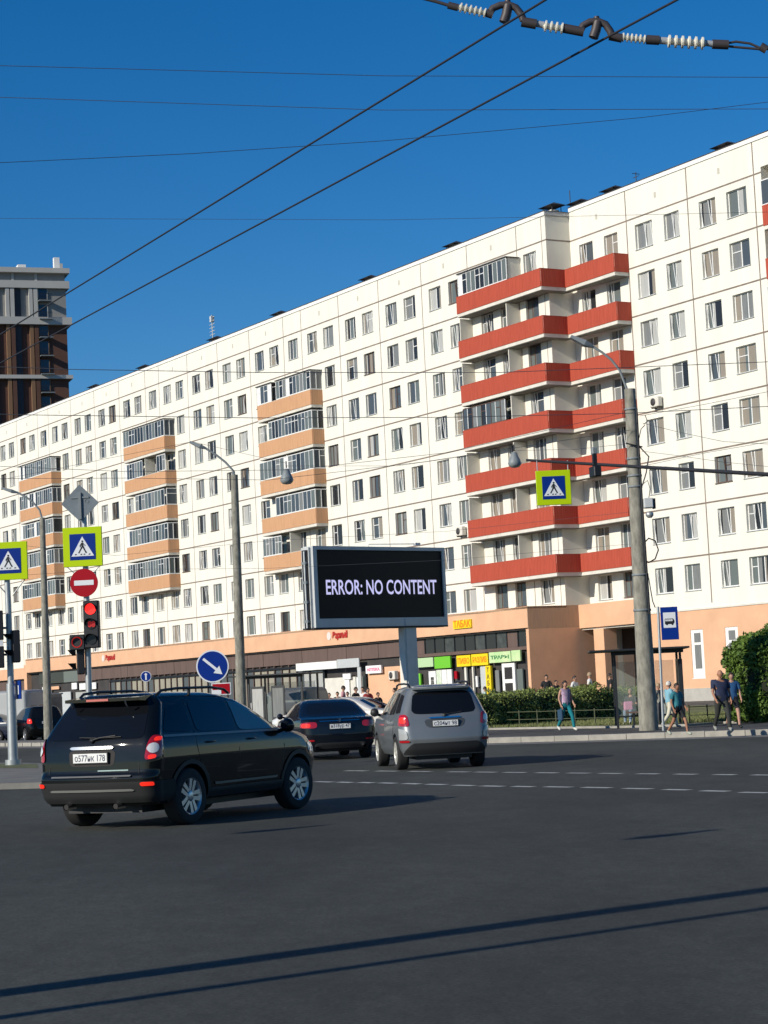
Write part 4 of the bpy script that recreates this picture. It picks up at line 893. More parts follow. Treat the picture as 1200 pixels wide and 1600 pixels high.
# lamps wrap round the rear corners
s=MB(); B1_.patch(s,[(.76,.85),(1.02,.91),(1.04,1.15),(.82,1.17)],M_TAIL,off=.016,n=14,m=10,rnd=5); t_=s.build('tail_light',suv,'large red tail light with round clear lens on the right')
s=MB(); B1_.patch(s,[(.80,.945),(.94,.945),(.94,1.07),(.80,1.07)],M_CLEAR,off=.03,n=12,m=12,rnd=2); s.build('lens',t_)
s=MB(); B1_.patch(s,[(.86,1.09),(.97,1.095),(.97,1.145),(.87,1.145)],M_TAILON,off=.024,n=6,m=4,rnd=3); s.build('bulb',t_); s=MB(); B1_.patch(s,[(.81,.865),(.91,.88),(.91,.93),(.81,.92)],M_TAILON,off=.024,n=6,m=4,rnd=3); s.build('bulb',t_)
s=MB(); B1_.patch(s,[(.76,.85),(1.02,.91),(1.04,1.15),(.82,1.17)],M_TAIL,off=.016,side=1,n=14,m=10,rnd=5); t_=s.build('tail_light',suv)
s=MB(); B1_.patch(s,[(.80,.945),(.94,.945),(.94,1.07),(.80,1.07)],M_CLEAR,off=.03,side=1,n=12,m=12,rnd=2); s.build('lens',t_)
# bumper
s=MB(); B1_.patch(s,[(-1.35,.335),(1.35,.335),(1.35,.60),(-1.35,.60)],mat('bumper_grey_plastic',(.018,.019,.019),.75,spec=.3),off=.018,n=60,m=8,rnd=30); bm_=s.build('rear_bumper',suv)
s=MB(); B1_.patch(s,[(-.66,.48),(.66,.48),(.64,.51),(-.64,.51)],mat('bumper_silver',(.16,.16,.15),.45),off=.034,n=30,m=2,rnd=12); s.build('skid_plate',bm_)
for sd in (-1,1):
    s=MB(); B1_.patch(s,[(.74,.54),(.90,.54),(.90,.59),(.74,.59)],M_TAILON,off=.03,side=sd,n=8,m=4,rnd=5); s.build('reflector',bm_)
    s=MB(); s.tube([(-2.29,sd*.38,.30),(-2.1,sd*.38,.31)],.042,M_CHROME,14,False); s.tube([(-2.28,sd*.38,.30),(-2.1,sd*.38,.31)],.034,M_DARK,14); s.build('exhaust_tip',suv)
s=MB(); B1_.patch(s,[(-.62,.665),(.62,.665),(.62,.685),(-.62,.685)],MATS['dull_chrome'],off=.03,n=20,m=1,rnd=40); s.build('bumper_strip',suv)
s=MB(); B1_.patch(s,[(-.33,1.012),(.33,1.012),(.33,1.05),(-.33,1.05)],mat('bright_chrome',(.6,.6,.58),.25,metal=.8),off=.022,n=14,m=3,rnd=8); B1_.patch(s,[(.1,.735),(.55,.735),(.55,.75),(.1,.75)],M_CHROME,off=.012,n=8,m=1,rnd=40); s.build('chrome_strip',suv)
s=MB(); B1_.patch(s,[(-.34,.80),(.34,.80),(.36,1.0),(-.36,1.0)],M_DARK,off=.003,n=10,m=6,rnd=8); s.build('plate_recess',suv)
plate(suv,B1_,.905,'о577нк 178',.52,.115,x=B1_.pt(0,.905).x-.0,par_lab='plate')
s=MB(); s.tube([B1_.pt(.02,1.13,.03),B1_.pt(.12,1.155,.04),B1_.pt(.34,1.175,.03)],.011,M_BPLAST,6); s.tube([B1_.pt(-.2,1.165,.02),B1_.pt(.12,1.15,.035),B1_.pt(.42,1.16,.02)],.007,M_BPLAST,6); s.lathe([(.03,0),(.03,.03),(0,.035)],M_BPLAST,B1_.pt(.0,1.12,.0),(-1,0,0),12); s.build('wiper',suv)
# spoiler with brake light
s=MB(); n=18; vs=[]
for i in range(n+1):
    y=-.58+1.16*i/n; k=1-abs(y/.6)**4
    x0=-1.86; xe=-2.06+.10*(y/.6)**2
    vs+=[(x0+.25,y,1.672),(xe,y,1.645),(xe,y,1.605),(x0+.1,y,1.595)]
fs=[(4*i+j,4*i+(j+1)%4,4*i+4+(j+1)%4,4*i+4+j) for i in range(n) for j in range(4)]+[(3,2,1,0),(4*n,4*n+1,4*n+2,4*n+3)]
s.add(vs,fs,M_PBLACK,False); sp0=s.build('spoiler',suv); s=MB(); s.box(-2.068,-2.03,-.17,.17,1.612,1.64,mat('brake_bar',(.5,.12,.10),.3,coat=1)); s.build('brake_light',sp0)
for y in (-.42,.42):
    s=MB(); s.tube([(-2.05,y,1.60),(-2.03,y,1.56),(-2.0,y,1.53)],.012,M_CHROME,6); s.build('hinge',suv)
for sd in (-1,1):
    s=MB(); yy=sd*.60; pts=[(-1.62,yy*1.0,1.66),(-1.52,yy*1.02,1.715),(-1.2,yy*1.03,1.735),(-.4,yy*1.03,1.735),(-.05,yy*1.02,1.70),(.08,yy*1.0,1.645)]; s.tube(pts,.018,M_BLACKM,8); s.tube([(-.9,yy*1.03,1.65),(-.9,yy*1.03,1.735)],.02,M_BLACKM,8); s.build('roof_rail',suv)
    s=MB(); m_=B1_.pt(.93,1.10,0,sd,'x'); X=Matrix.Translation(m_); s.lathe([(.0,-.09),(.07,-.075),(.095,-.02),(.095,.03),(.06,.07),(0,.08)],M_PBLACK,(m_.x,m_.y+sd*.13,m_.z+.07),(1,0,0.0),14); s.tube([m_,m_+Vector((0,sd*.08,.03))],.03,M_PBLACK,8); s.box(m_.x-.093,m_.x-.088,m_.y+sd*.13-.05,m_.y+sd*.13+.05,m_.z+.03,m_.z+.11,M_CGLASS); s.build('wing_mirror',suv)
    for x in (-.98,.02):
        s=MB(); s.tube([B1_.pt(x,1.03,.012,sd,'x'),B1_.pt(x+.04,1.03,.035,sd,'x'),B1_.pt(x+.17,1.03,.035,sd,'x'),B1_.pt(x+.21,1.03,.012,sd,'x')],.011,M_PBLACK,6); s.build('door_handle',suv)
    # headlight, wheel arch cladding, sill trim
    s=MB(); B1_.patch(s,[(1.62,.80),(1.98,.76),(1.96,.90),(1.66,.93)],M_CLEAR,off=.008,side=sd,mode='x',rnd=4); s.build('headlight',suv)
    s=MB(); 
    for xw in (-1.35,1.35):
        ang=[R_(a) for a in range(-6,187,8)]; vs=[];
        for th in ang:
            for rad in (.408,.465):
                x=xw+rad*math.cos(th); z=max(.30,.36+rad*math.sin(th)); p=B1_.pt(max(-2.0,min(1.9,x)),z,.014,sd,'x'); vs.append((x,p.y,z))
        fs=[(2*i,2*i+1,2*i+3,2*i+2) for i in range(len(ang)-1)]; s.add(vs,fs if sd>0 else [f[::-1] for f in fs],mat('arch_cladding',(.012,.013,.014),.6),True)
    B1_.patch(s,[(-.88,.315),(.88,.315),(.9,.44),(-.9,.44)],MATS['arch_cladding'],off=.012,side=sd,mode='x',rnd=30,n=20); s.build('side_cladding',suv)
    s=MB(); B1_.patch(s,[(-.80,.475),(.78,.475),(.80,.505),(-.82,.505)],mat('sill_trim',(.20,.20,.17),.35,metal=.3),off=.015,side=sd,mode='x',rnd=30,n=20,m=1); s.build('door_trim',suv)
car_panels(suv,B1_,[[(-1.18,1.14),(-1.19,1.0),(-1.12,.80),(-.93,.60),(-.88,.45)],[(-.18,1.14),(-.19,.9),(-.18,.46)],[(.95,1.09),(.98,.9),(.93,.6),(.90,.46)],[(-1.18,1.56),(-1.18,1.15)],[(-1.18,1.58),(-.2,1.605),(.2,1.57),(.55,1.40),(.93,1.14)]])
s=MB(); B1_.patch(s,[(-.70,.70),(-.66,1.12),(-.655,1.12),(-.695,.70)],M_DARK,off=.002,n=1,m=8,rnd=60); B1_.patch(s,[(-.70,.70),(-.66,1.12),(-.655,1.12),(-.695,.70)],M_DARK,off=.002,side=1,n=1,m=8,rnd=60); s.build('tailgate_gap',suv)
# ---- silver SUV
keysF=[(.28,-2.14,2.05,.80,.24,.38,.10,.22),(.40,-2.22,2.16,.86,.26,.38,.12,.26),(.60,-2.26,2.24,.89,.28,.4,.12,.3),(.74,-2.24,2.26,.895,.26,.4,.11,.3),(.90,-2.19,2.18,.895,.24,.4,.09,.3),(1.0,-2.17,1.95,.885,.22,.34,.08,.25),(1.05,-2.16,1.35,.87,.2,.25,.08,.2),(1.09,-2.14,1.12,.855,.2,.2,.08,.16),(1.25,-2.06,.84,.80,.2,.18,.09,.14),(1.42,-1.97,.50,.73,.19,.18,.09,.12),(1.54,-1.91,.22,.68,.18,.18,.09,.12),(1.60,-1.90,0,.635,.18,.2,.10,.12),(1.635,-1.86,-.2,.56,.18,.2,.10,.1),(1.66,-1.65,-.5,.42,.16,.18,.06,.06),(1.665,-1.4,-.8,.28,.12,.12,.05,.05)]
B2_=Body(keysF,(-1.30,1.31),.385,.335)
rl=gnd(623,1203); phi=R_(-8.5); fw=Vector((math.sin(phi),math.cos(phi),0)); rt=Vector((math.cos(phi),-math.sin(phi),0)); org=rl+fw*1.30+rt*.83; org.z=0
sv=thing('suv','silver grey SUV driving away in the middle of the junction','car',tuple(org),place_heading(phi))
car_common(sv,B2_,M_PSILV,dens(keysF),(-1.30,1.31),.335,.765,.225,5,M_RIM2)
def Q(name,q,M,label=None,**k): return P(name,q,M,label,sv,B2_,**k)
Q('rear_window',[(-.66,1.09),(.66,1.09),(.57,1.53),(-.57,1.53)],M_CGLASS,n=16,rnd=7)
for q in ([(-1.86,1.14),(-1.28,1.11),(-1.28,1.50),(-1.62,1.46)],[(-1.2,1.10),(-.25,1.09),(-.25,1.535),(-1.18,1.515)],[(-.17,1.09),(.86,1.08),(.14,1.50),(-.17,1.535)]):
    for sd in (-1,1): Q('side_window',q,M_CGLASS2,side=sd,mode='x',rnd=9)
for sd in (-1,1):
    s=MB(); B2_.patch(s,[(.70,.86),(1.0,.88),(1.0,1.09),(.74,1.10)],M_TAIL,off=.014,side=sd,n=12,m=8,rnd=5); t_=s.build('tail_light',sv); s=MB(); B2_.patch(s,[(.76,.92),(.92,.93),(.92,1.04),(.78,1.05)],M_TAILON if sd>0 else M_CLEAR,off=.024,side=sd,n=8,m=6,rnd=3); s.build('bulb',t_)
    s=MB(); B2_.patch(s,[(.74,.60),(1.05,.60),(1.05,.84),(.78,.80)],mat('bumper_corner',(.34,.35,.35),.35,coat=1),off=.016,side=sd,n=10,m=6,rnd=4); s.build('bumper_corner',sv)
    s=MB(); B2_.patch(s,[(.72,.545),(.98,.545),(.98,.59),(.72,.59)],M_TAIL,off=.02,side=sd,n=8,m=3,rnd=5); s.build('reflector',sv)
    s=MB(); yy=sd*.585; s.tube([(-1.65,yy,1.63),(-1.55,yy*1.02,1.685),(-1.1,yy*1.03,1.70),(-.4,yy*1.03,1.70),(-.05,yy*1.02,1.67),(.05,yy,1.61)],.02,M_BLACKM,8); s.build('roof_rail',sv)
    s=MB(); m_=B2_.pt(.9,1.07,0,sd,'x'); s.lathe([(0,-.08),(.07,-.07),(.09,-.02),(.09,.03),(.06,.07),(0,.08)],M_BPLAST,(m_.x,m_.y+sd*.13,m_.z+.07),(1,0,0),14); s.tube([m_,m_+Vector((0,sd*.08,.03))],.03,M_BPLAST,8); s.build('wing_mirror',sv)
    for x in (-1.0,0): 
        s=MB(); s.tube([B2_.pt(x,.98,.012,sd,'x'),B2_.pt(x+.04,.98,.035,sd,'x'),B2_.pt(x+.17,.98,.035,sd,'x'),B2_.pt(x+.21,.98,.012,sd,'x')],.011,M_PSILV,6); s.build('door_handle',sv)
s=MB(); B2_.patch(s,[(-.92,.30),(.92,.30),(.66,.53),(-.66,.53)],M_BPLAST,off=.012,n=30,m=6,rnd=20); s.build('rear_bumper',sv)
s=MB(); B2_.patch(s,[(-.36,.82),(.36,.82),(.42,.99),(-.42,.99)],mat('recess_grey',(.06,.065,.07),.4),off=.004,n=10,m=4,rnd=6); s.build('plate_recess',sv)
s=MB(); B2_.patch(s,[(-.32,1.0),(.32,1.0),(.32,1.03),(-.32,1.03)],M_CHROME,off=.02,n=10,m=2,rnd=8); s.lathe([(.05,0),(.05,.02),(0,.03)],M_BPLAST,B2_.pt(0,1.045,.0),(-1,0,0),14); s.build('chrome_strip',sv)
plate(sv,B2_,.90,'с204нт 98',.5,.11)
s=MB(); s.tube([B2_.pt(0,1.07,.03),B2_.pt(.35,1.11,.02)],.01,M_BPLAST,6); s.build('wiper',sv)
s=MB(); n=12; vs=[]
for i in range(n+1):
    y=-.57+1.14*i/n; xe=-2.03+.08*(y/.57)**2; vs+=[(-1.65,y,1.64),(xe,y,1.612),(xe,y,1.575),(-1.78,y,1.565)]
s.add(vs,[(4*i+j,4*i+(j+1)%4,4*i+4+(j+1)%4,4*i+4+j) for i in range(n) for j in range(4)]+[(3,2,1,0),(4*n,4*n+1,4*n+2,4*n+3)],M_PSILV); s.build('spoiler',sv)
car_panels(sv,B2_,[[(-1.22,1.08),(-1.22,.9),(-1.1,.72),(-.9,.5),(-.86,.36)],[(-.2,1.08),(-.2,.36)],[(.92,1.06),(.95,.8),(.88,.36)]])
# ---- sedans
keysD=[(.24,-2.30,2.25,.80,.3,.4,.12,.25),(.38,-2.38,2.36,.88,.32,.42,.14,.3),(.60,-2.40,2.40,.91,.32,.42,.14,.32),(.80,-2.38,2.36,.915,.3,.42,.13,.3),(.92,-2.36,2.10,.905,.28,.38,.12,.28),(.97,-2.33,1.70,.895,.27,.3,.12,.2),(1.0,-2.20,1.30,.88,.26,.25,.10,.2),(1.02,-1.85,1.15,.87,.24,.22,.10,.18),(1.10,-1.62,.98,.83,.2,.2,.10,.16),(1.25,-1.30,.66,.75,.2,.2,.10,.14),(1.36,-1.05,.36,.68,.2,.2,.10,.12),(1.42,-.85,.1,.60,.2,.2,.10,.1),(1.455,-.6,-.2,.44,.16,.16,.05,.05)]
def sedan(label,org,phi,M,full=True,lit=False,group=None,cat='car',white=False):
    B=Body(keysD,(-1.42,1.40),.365,.325); r=thing('sedan',label,cat,(org.x,org.y,0),place_heading(phi),group)
    car_common(r,B,M,dens(keysD,.04),(-1.42,1.40),.325,.775,.215,7 if not full else 5,M_RIM)
    def S(name,q,Mx,**k): return P(name,q,Mx,None,r,B,**k)
    S('rear_window',[(-.66,1.045),(.66,1.045),(.54,1.36),(-.54,1.36)],M_CGLASS,n=14,rnd=7)
    for q in ([(-1.25,1.06),(-.3,1.05),(-.3,1.36),(-.8,1.34)],[(-.22,1.05),(.8,1.04),(.25,1.34),(-.22,1.365)]):
        for sd in (-1,1): S('side_window',q,M_CGLASS2,side=sd,mode='x',rnd=8)
    for sd in (-1,1):
        s=MB(); B.patch(s,[(.55,.77),(1.05,.79),(1.05,.90),(.55,.93)],M_TAIL,off=.012,side=sd,n=12,m=5,rnd=4); t=s.build('tail_light',r)
        if lit and sd>0: s=MB(); B.patch(s,[(.70,.79),(.95,.80),(.95,.88),(.70,.89)],M_TAILON,off=.02,side=sd,n=8,m=4,rnd=3); s.build('bulb',t)
        s=MB(); m_=B.pt(.85,1.03,0,sd,'x'); s.lathe([(0,-.07),(.06,-.06),(.08,0),(.05,.06),(0,.07)],M,(m_.x,m_.y+sd*.12,m_.z+.03),(1,0,0),12); s.tube([m_,m_+Vector((0,sd*.08,.01))],.025,M,6); s.build('wing_mirror',r)
        s=MB(); B.patch(s,[(1.85,.68),(2.2,.66),(2.15,.80),(1.85,.84)],M_CLEAR,off=.008,side=sd,mode='x',rnd=4); s.build('headlight',r)
        if full:
            s=MB(); B.patch(s,[(.62,.46),(.95,.46),(.95,.5),(.62,.5)],M_TAIL,off=.014,side=sd,n=8,m=2,rnd=5); s.build('reflector',r)
            s=MB(); s.tube([(-2.42,sd*.58,.31),(-2.2,sd*.58,.31)],.04,M_CHROME,12,False); s.build('exhaust_tip',r)
    if full:
        s=MB(); B.patch(s,[(-.5,.925),(.5,.925),(.5,.945),(-.5,.945)],M_CHROME,off=.012,n=12,m=1,rnd=30); s.prism([(-.03,0),(.03,0),(.02,.09),(-.02,.09)],-.02,0,M_CHROME,Matrix.Translation(B.pt(0,.90,.0)+Vector((0,0,-.0)))@Matrix.Rotation(-math.pi/2,4,'Z')); s.build('chrome_strip',r)
        plate(r,B,.80,'н318ур 47',.5,.11); car_panels(r,B,[[(-.26,1.03),(-.26,.32)],[(.88,1.02),(.9,.7),(.84,.32)],[(-1.15,1.03),(-1.1,.8),(-.95,.6),(-.9,.32)]])
        s=MB(); B.patch(s,[(-.6,.28),(.6,.28),(.62,.42),(-.62,.42)],M_BPLAST,off=.01,n=20,m=4,rnd=8); s.build('rear_bumper',r)
    return r
Yc=49.5; c=at(531,1150,Yc); phi=R_(-12); fw=Vector((math.sin(phi),math.cos(phi),0)); sedan('dark blue black sedan partly hidden behind the silver SUV, tail light lit',Vector((c.x,c.y,0))+fw*2.3,phi,M_PNAVY,True,True)
c=at(545,1112,68); sedan('white sedan mostly hidden behind the dark sedan',Vector((c.x-.3,c.y,0)),R_(-62),mat('white_car_paint',(.62,.60,.55),.3,coat=1),False)
c=at(108,1150,98); sedan('dark blue parked car right of the farthest lamp pole on the left',Vector((c.x+1.2,c.y+2,0)),R_(-28),mat('deep_blue_paint',(.01,.02,.05),.3,coat=1),False,group='cars parked along the far left')
c=at(2,1143,100); sedan('navy parked car cut off by the left edge',Vector((c.x-1,c.y,0)),R_(-70),mat('navy_paint',(.008,.014,.035),.3,coat=1),False,group='cars parked along the far left')
# parked black SUV at the left, copy of the silver one's shape with its own paint
c=at(56,1140,99); B3=Body(keysF,(-1.30,1.31),.385,.335); r=thing('suv','black parked SUV left of the farthest lamp pole with a red tail light','car',(c.x,c.y,0),place_heading(R_(-24)),'cars parked along the far left')
car_common(r,B3,M_PBLACK,dens(keysF,.05),(-1.30,1.31),.335,.765,.225,7,M_RIM)
P('rear_window',[(-.66,1.09),(.66,1.09),(.57,1.53),(-.57,1.53)],M_CGLASS,None,r,B3,n=12,rnd=7)
for sd in(-1,1): P('tail_light',[(.70,.86),(1.0,.88),(1.0,1.09),(.74,1.10)],M_TAILON if sd>0 else M_TAIL,None,r,B3,off=.014,side=sd)
plate(r,B3,.90,'к502ев 78',.5,.11)
# ---- vans
def van(label,c,phi,M,L=4.9,H=2.1,hw=.93,group=None,windows=True):
    k=[(.3,-L/2+.1,L/2-.2,hw-.1,.15,.3,.05,.2),(.45,-L/2,L/2-.05,hw,.15,.35,.06,.25),(.9,-L/2,L/2,hw,.15,.35,.06,.3),(1.05,-L/2,L/2-.35,hw,.15,.3,.06,.25),(1.2,-L/2+.01,L/2-.9,hw-.01,.15,.2,.06,.2),(1.6,-L/2+.04,L/2-1.3,hw-.06,.15,.2,.06,.15),(H-.12,-L/2+.1,L/2-1.75,hw-.12,.15,.2,.06,.1),(H-.03,-L/2+.18,L/2-1.95,hw-.22,.15,.2,.06,.1),(H,-L/2+.4,L/2-2.2,hw-.4,.15,.15,.06,.1)]
    B=Body(k,(-L*.3,L*.3),.38,.34); r=thing('van',label,'van',(c.x,c.y,0),place_heading(phi),group); car_common(r,B,M,dens(k,.06),(-L*.3,L*.3),.34,hw-.14,.2,7,M_STEEL)
    for sd in (-1,1):
        P('tail_light',[(.72,.9),(.93,.9),(.93,1.3),(.72,1.3)],M_TAIL,None,r,B,off=.012,side=sd)
        if windows: P('side_window',[(L/2-1.9,1.25),(L/2-1.2,1.22),(L/2-1.55,1.6),(L/2-1.9,1.62)],M_CGLASS2,None,r,B,side=sd,mode='x',rnd=6)
    for sd in (-1,1): P('rear_window',[(.06,1.25),(.62,1.25),(.58,1.75),(.06,1.75)],mat('van_panel',(.10,.11,.115),.3,coat=.5),None,r,B,side=sd,rnd=5)
    return r
c=at(448,1130,93); van('grey panel van beyond the dark sedan, near the left bus shelter',Vector((c.x-.1,c.y+1.2,0)),R_(-48),mat('van_grey',(.10,.105,.11),.5,coat=.5),4.3,1.95,.86)
c=at(-8,1128,103); van('large pale grey box van parked at the left edge',Vector((c.x,c.y,0)),R_(-62),mat('van_pale',(.30,.31,.31),.5,coat=.3),5.5,2.5,1.0)
c=at(43,1120,116); t=thing('kiosk','grey ribbed metal container standing behind the parked cars','container',(c.x,c.y,0),place_heading(R_(-61)))
s=MB(); s.box(-1.6,2.2,-1.1,1.1,.1,2.3,mat('container_grey',(.30,.29,.26),.7,var=.1)); 
for i in range(22): s.box(-1.6+i*.17,-1.53+i*.17,-1.13,1.13,.2,2.15,MATS['container_grey'])
s.box(-1.65,2.25,-1.16,1.16,2.3,2.38,M_LTGREY); s.build('walls',t)
# ------------------------------------------------------------------ people
SK=mat('skin',(.46,.25,.17),.6); SK2=mat('skin_tan',(.36,.17,.10),.6)
def person(label,foot,ang,H,pose,top,bottom,shoes,hair,sleeve=1,legs='long',skin=None,hairlen=0,arm=(.3,-.3),extra=None,fat=1.0,group=None,zg=.145):
    """ang: heading of +x (radians); pose walk/stand/sit"""
    k=H/1.75; skin=skin or SK; r=thing('person',label,'person',(foot[0],foot[1],zg),ang,group)
    J={};E=[];Rd={}
    def j(n,p,rad,par=None):
        J[n]=Vector(p)*k; Rd[n]=rad*k; 
        if par: E.append((par,n))
    ph=.93 if pose!='sit' else .50
    sp_=.42 if pose=='walk' else .04
    j('pel',(0,0,ph),.125*fat); j('wai',(.01,0,ph+.17),.12*fat,'pel'); j('che',(0,0,ph+.36),.135*fat,'wai'); j('nb',(0,0,ph+.52),.06,'che'); j('hd',(.015,0,ph+.60),.055,'nb')
    for sd,n in ((1,'l'),(-1,'r')):
        j('sh'+n,(0,sd*.175*(.6+.4*fat),ph+.47),.055,'che')
        a=arm[0] if sd>0 else arm[1]; d=Vector((math.sin(a),sd*.12,-math.cos(a))).normalized()
        e=Vector((0,sd*.195*(.6+.4*fat),ph+.46))+d*.29; j('el'+n,e,.042,'sh'+n)
        fb=.55 if pose!='stand' else .25
        if pose=='sit': fb=1.5
        d2=Vector((math.sin(a+fb),-sd*.05,-math.cos(a+fb))).normalized(); h=e+d2*.25; j('ha'+n,h,.028,'el'+n); j('pa'+n,h+d2*.07,.034,'ha'+n)
        if pose=='sit':
            j('hi'+n,(.06,sd*.09,ph-.01),.085,'pel'); j('kn'+n,(.45,sd*.11,ph+.0),.06,'hi'+n); j('an'+n,(.48+.06*sd,sd*.12,.08),.04,'kn'+n); j('to'+n,(.62+.06*sd,sd*.14,.035),.036,'an'+n)
        else:
            f=sp_*(1 if sd>0 else -1); j('hi'+n,(0,sd*.095,ph-.06),.088*fat,'pel')
            if pose=='walk' and f<0: j('kn'+n,(f*.25,sd*.09,.50),.06,'hi'+n); j('an'+n,(f*.95,sd*.09,.15),.04,'kn'+n); j('to'+n,(f*.95+.13,sd*.09,.045),.034,'an'+n)
            else: j('kn'+n,(f*.55+.02,sd*.09,.49),.06,'hi'+n); j('an'+n,(f*.75,sd*.09,.085),.04,'kn'+n); j('to'+n,(f*.75+.16,sd*.10,.035),.034,'an'+n)
    names=list(J); me=bpy.data.meshes.new('sk'); me.from_pydata([tuple(J[n]) for n in names],[(names.index(a),names.index(b)) for a,b in E],[])
    o=bpy.data.objects.new('sk',me); COL.objects.link(o); md=o.modifiers.new('s','SKIN'); md.use_smooth_shade=True; sb=o.modifiers.new('b','SUBSURF'); sb.levels=1; sb.render_levels=1
    for i,n in enumerate(names): me.skin_vertices[0].data[i].radius=(Rd[n]*(1 if n not in('pel','wai','che') else .85),)*2 if n not in ('pel','wai','che') else (Rd[n]*.8,Rd[n]*1.12); me.skin_vertices[0].data[i].use_root=(n=='pel')
    dg=bpy.context.evaluated_depsgraph_get(); dg.update(); mm=bpy.data.meshes.new_from_object(o.evaluated_get(dg)); bpy.data.objects.remove(o)
    vs=[v.co.copy() for v in mm.vertices]; nr=[v.normal.copy() for v in mm.vertices]
    def region(c):
        best=None
        for a,b in E:
            A,B=J[a],J[b]; t=max(0,min(1,(c-A).dot(B-A)/max(1e-9,(B-A).length_squared))); d=(c-A.lerp(B,t)).length-.5*(Rd[a]*(1-t)+Rd[b]*t)
            if best is None or d<best[0]: best=(d,b[:2],t)
        return best[1],best[2]
    fb_=[];sh_=[];tr_=[];so_=[]
    for p in mm.polygons:
        c=sum((vs[i] for i in p.vertices),Vector())/len(p.vertices); n,t=region(c); f=tuple(p.vertices)
        fb_.append(f)
        if n in('wa','ch','sh') or (n=='pe') or (n=='nb' and t<.45): sh_.append(f)
        elif n=='el' and (sleeve>=2 or (sleeve==1 and t<.6)): sh_.append(f)
        elif n=='ha' and sleeve>=2: sh_.append(f)
        elif n=='hi': tr_.append(f)
        elif n=='kn' and (legs!='shorts' or t<.75): tr_.append(f)
        elif n=='an' and legs=='long' and t<.93: tr_.append(f)
        elif n=='to' or (n=='an' and t>.93): so_.append(f)
    s=MB(); s.add([tuple(v) for v in vs],fb_,skin,True)
    # head, nose, ears, fingers joined to the same body surface
    hc=J['hd']+Vector((.01,0,.075))*k; rx,ry,rz=.098*k,.078*k,.118*k
    hv=[];hf=[];N=14;Mm=10
    for i in range(Mm+1):
        th=math.pi*i/Mm
        for q in range(N):
            a=2*math.pi*q/N; x,y,z=math.sin(th)*math.cos(a),math.sin(th)*math.sin(a),math.cos(th)
            xx=x*rx*(1-.12*max(0,-z)); 
            if x>.75 and -.25<z<.1 and abs(y)<.3: xx+=.018*k
            hv.append((hc.x+xx,hc.y+y*ry*(1-.22*max(0,-z)),hc.z+z*rz))
    for i in range(Mm):
        for q in range(N): hf.append((i*N+q,(i+1)*N+q,(i+1)*N+(q+1)%N,i*N+(q+1)%N))
    s.add(hv,hf,skin,True)
    for sd in(1,-1):
        s.lathe([(0,-.012*k),(.022*k,-.005*k),(.02*k,.008*k),(0,.012*k)],skin,hc+Vector((-.005,sd*.08,-.005))*k,(0,1,0),8)
        s.lathe([(0,-.004*k),(.010*k,0),(0,.006*k)],INK,hc+Vector((.088*k,sd*.032*k,.005*k)),(1,0,0),6)
        n='l' if sd>0 else 'r'; A=J['ha'+n];Bp=J['pa'+n]; d=(Bp-A).normalized(); sv_=Vector((-.7*sd*0+1,0,0)); sv_=(Vector((1,0,0))-d*d.x).normalized(); up=d.cross(sv_)
        for q,L_ in enumerate((.075,.085,.08,.062)):
            b0=Bp+sv_*(.027-.018*q)*k; s.tube([b0-d*.02*k,b0+d*L_*.5*k,b0+d*L_*k-up*sd*-.02*k],[.010*k,.009*k,.007*k],skin,6)
        s.tube([A+d*.02*k+sv_*.02*k,A+d*.05*k+sv_*.05*k,A+d*.085*k+sv_*.055*k],[.011*k,.010*k,.008*k],skin,6)
    s.box(hc.x+.085*k,hc.x+.0925*k,-.022*k,.022*k,hc.z-.062*k,hc.z-.054*k,mat('lips',(.35,.12,.09),.6)); s.build('body',r)
    def garment(name,fl,M,off):
        if not fl: return
        g_=MB(); ids=sorted({i for f in fl for i in f}); mp={i:q for q,i in enumerate(ids)}; g_.add([tuple(vs[i]+nr[i]*off*k) for i in ids],[tuple(mp[i] for i in f) for f in fl],M,True); g_.build(name,r)
    garment('trousers' if legs=='long' else 'shorts',tr_,bottom,.013); garment('top',sh_,top,.022); garment('shoe',so_,shoes,.012)
    if hair is not None:
        g_=MB(); hv=[];hf=[];zc=.35
        for i in range(7):
            th=math.pi*.56*i/6
            for q in range(N):
                a=2*math.pi*q/N; x,y,z=math.sin(th)*math.cos(a),math.sin(th)*math.sin(a),math.cos(th)
                lim=1 if x<.35 else max(0,min(1,1)); zz_=z if x<.4 else max(z,.42)
                hv.append((hc.x+x*rx*1.1-.006*k,hc.y+y*ry*1.13,hc.z+zz_*rz*1.1+.004*k))
        for i in range(6):
            for q in range(N): hf.append((i*N+q,(i+1)*N+q,(i+1)*N+(q+1)%N,i*N+(q+1)%N))
        g_.add(hv,hf,hair,True)
        if hairlen: g_.tube([hc+Vector((-.05,0,.05))*k,hc+Vector((-.085,0,-.06))*k,hc+Vector((-.10,0,-.06-hairlen))*k],[.075*k,.07*k,.035*k],hair,10)
        g_.build('hair',r)
    bpy.data.meshes.remove(mm)
    return r,J
cl=lambda n,c,**k:mat('cloth_'+n,c,.85,**k)
HB=mat('hair_dark',(.03,.018,.012),.6); HG=mat('hair_fair',(.35,.25,.15),.6); HW=mat('hair_white',(.6,.58,.54),.6)
WSH=cl('white_shoe',(.62,.60,.54)); 
def fp_(x,y,z=.145): p=gnd(x,y,z); return (p.x,p.y)
def pxh(x,y,h,z=.145): 
    p=gnd(x,y,z); return h*p.y/CF
def at_dir(deg): return math.pi/2-R_(deg)   # 0 = away from the camera, 90 = to the right, 180 = towards it
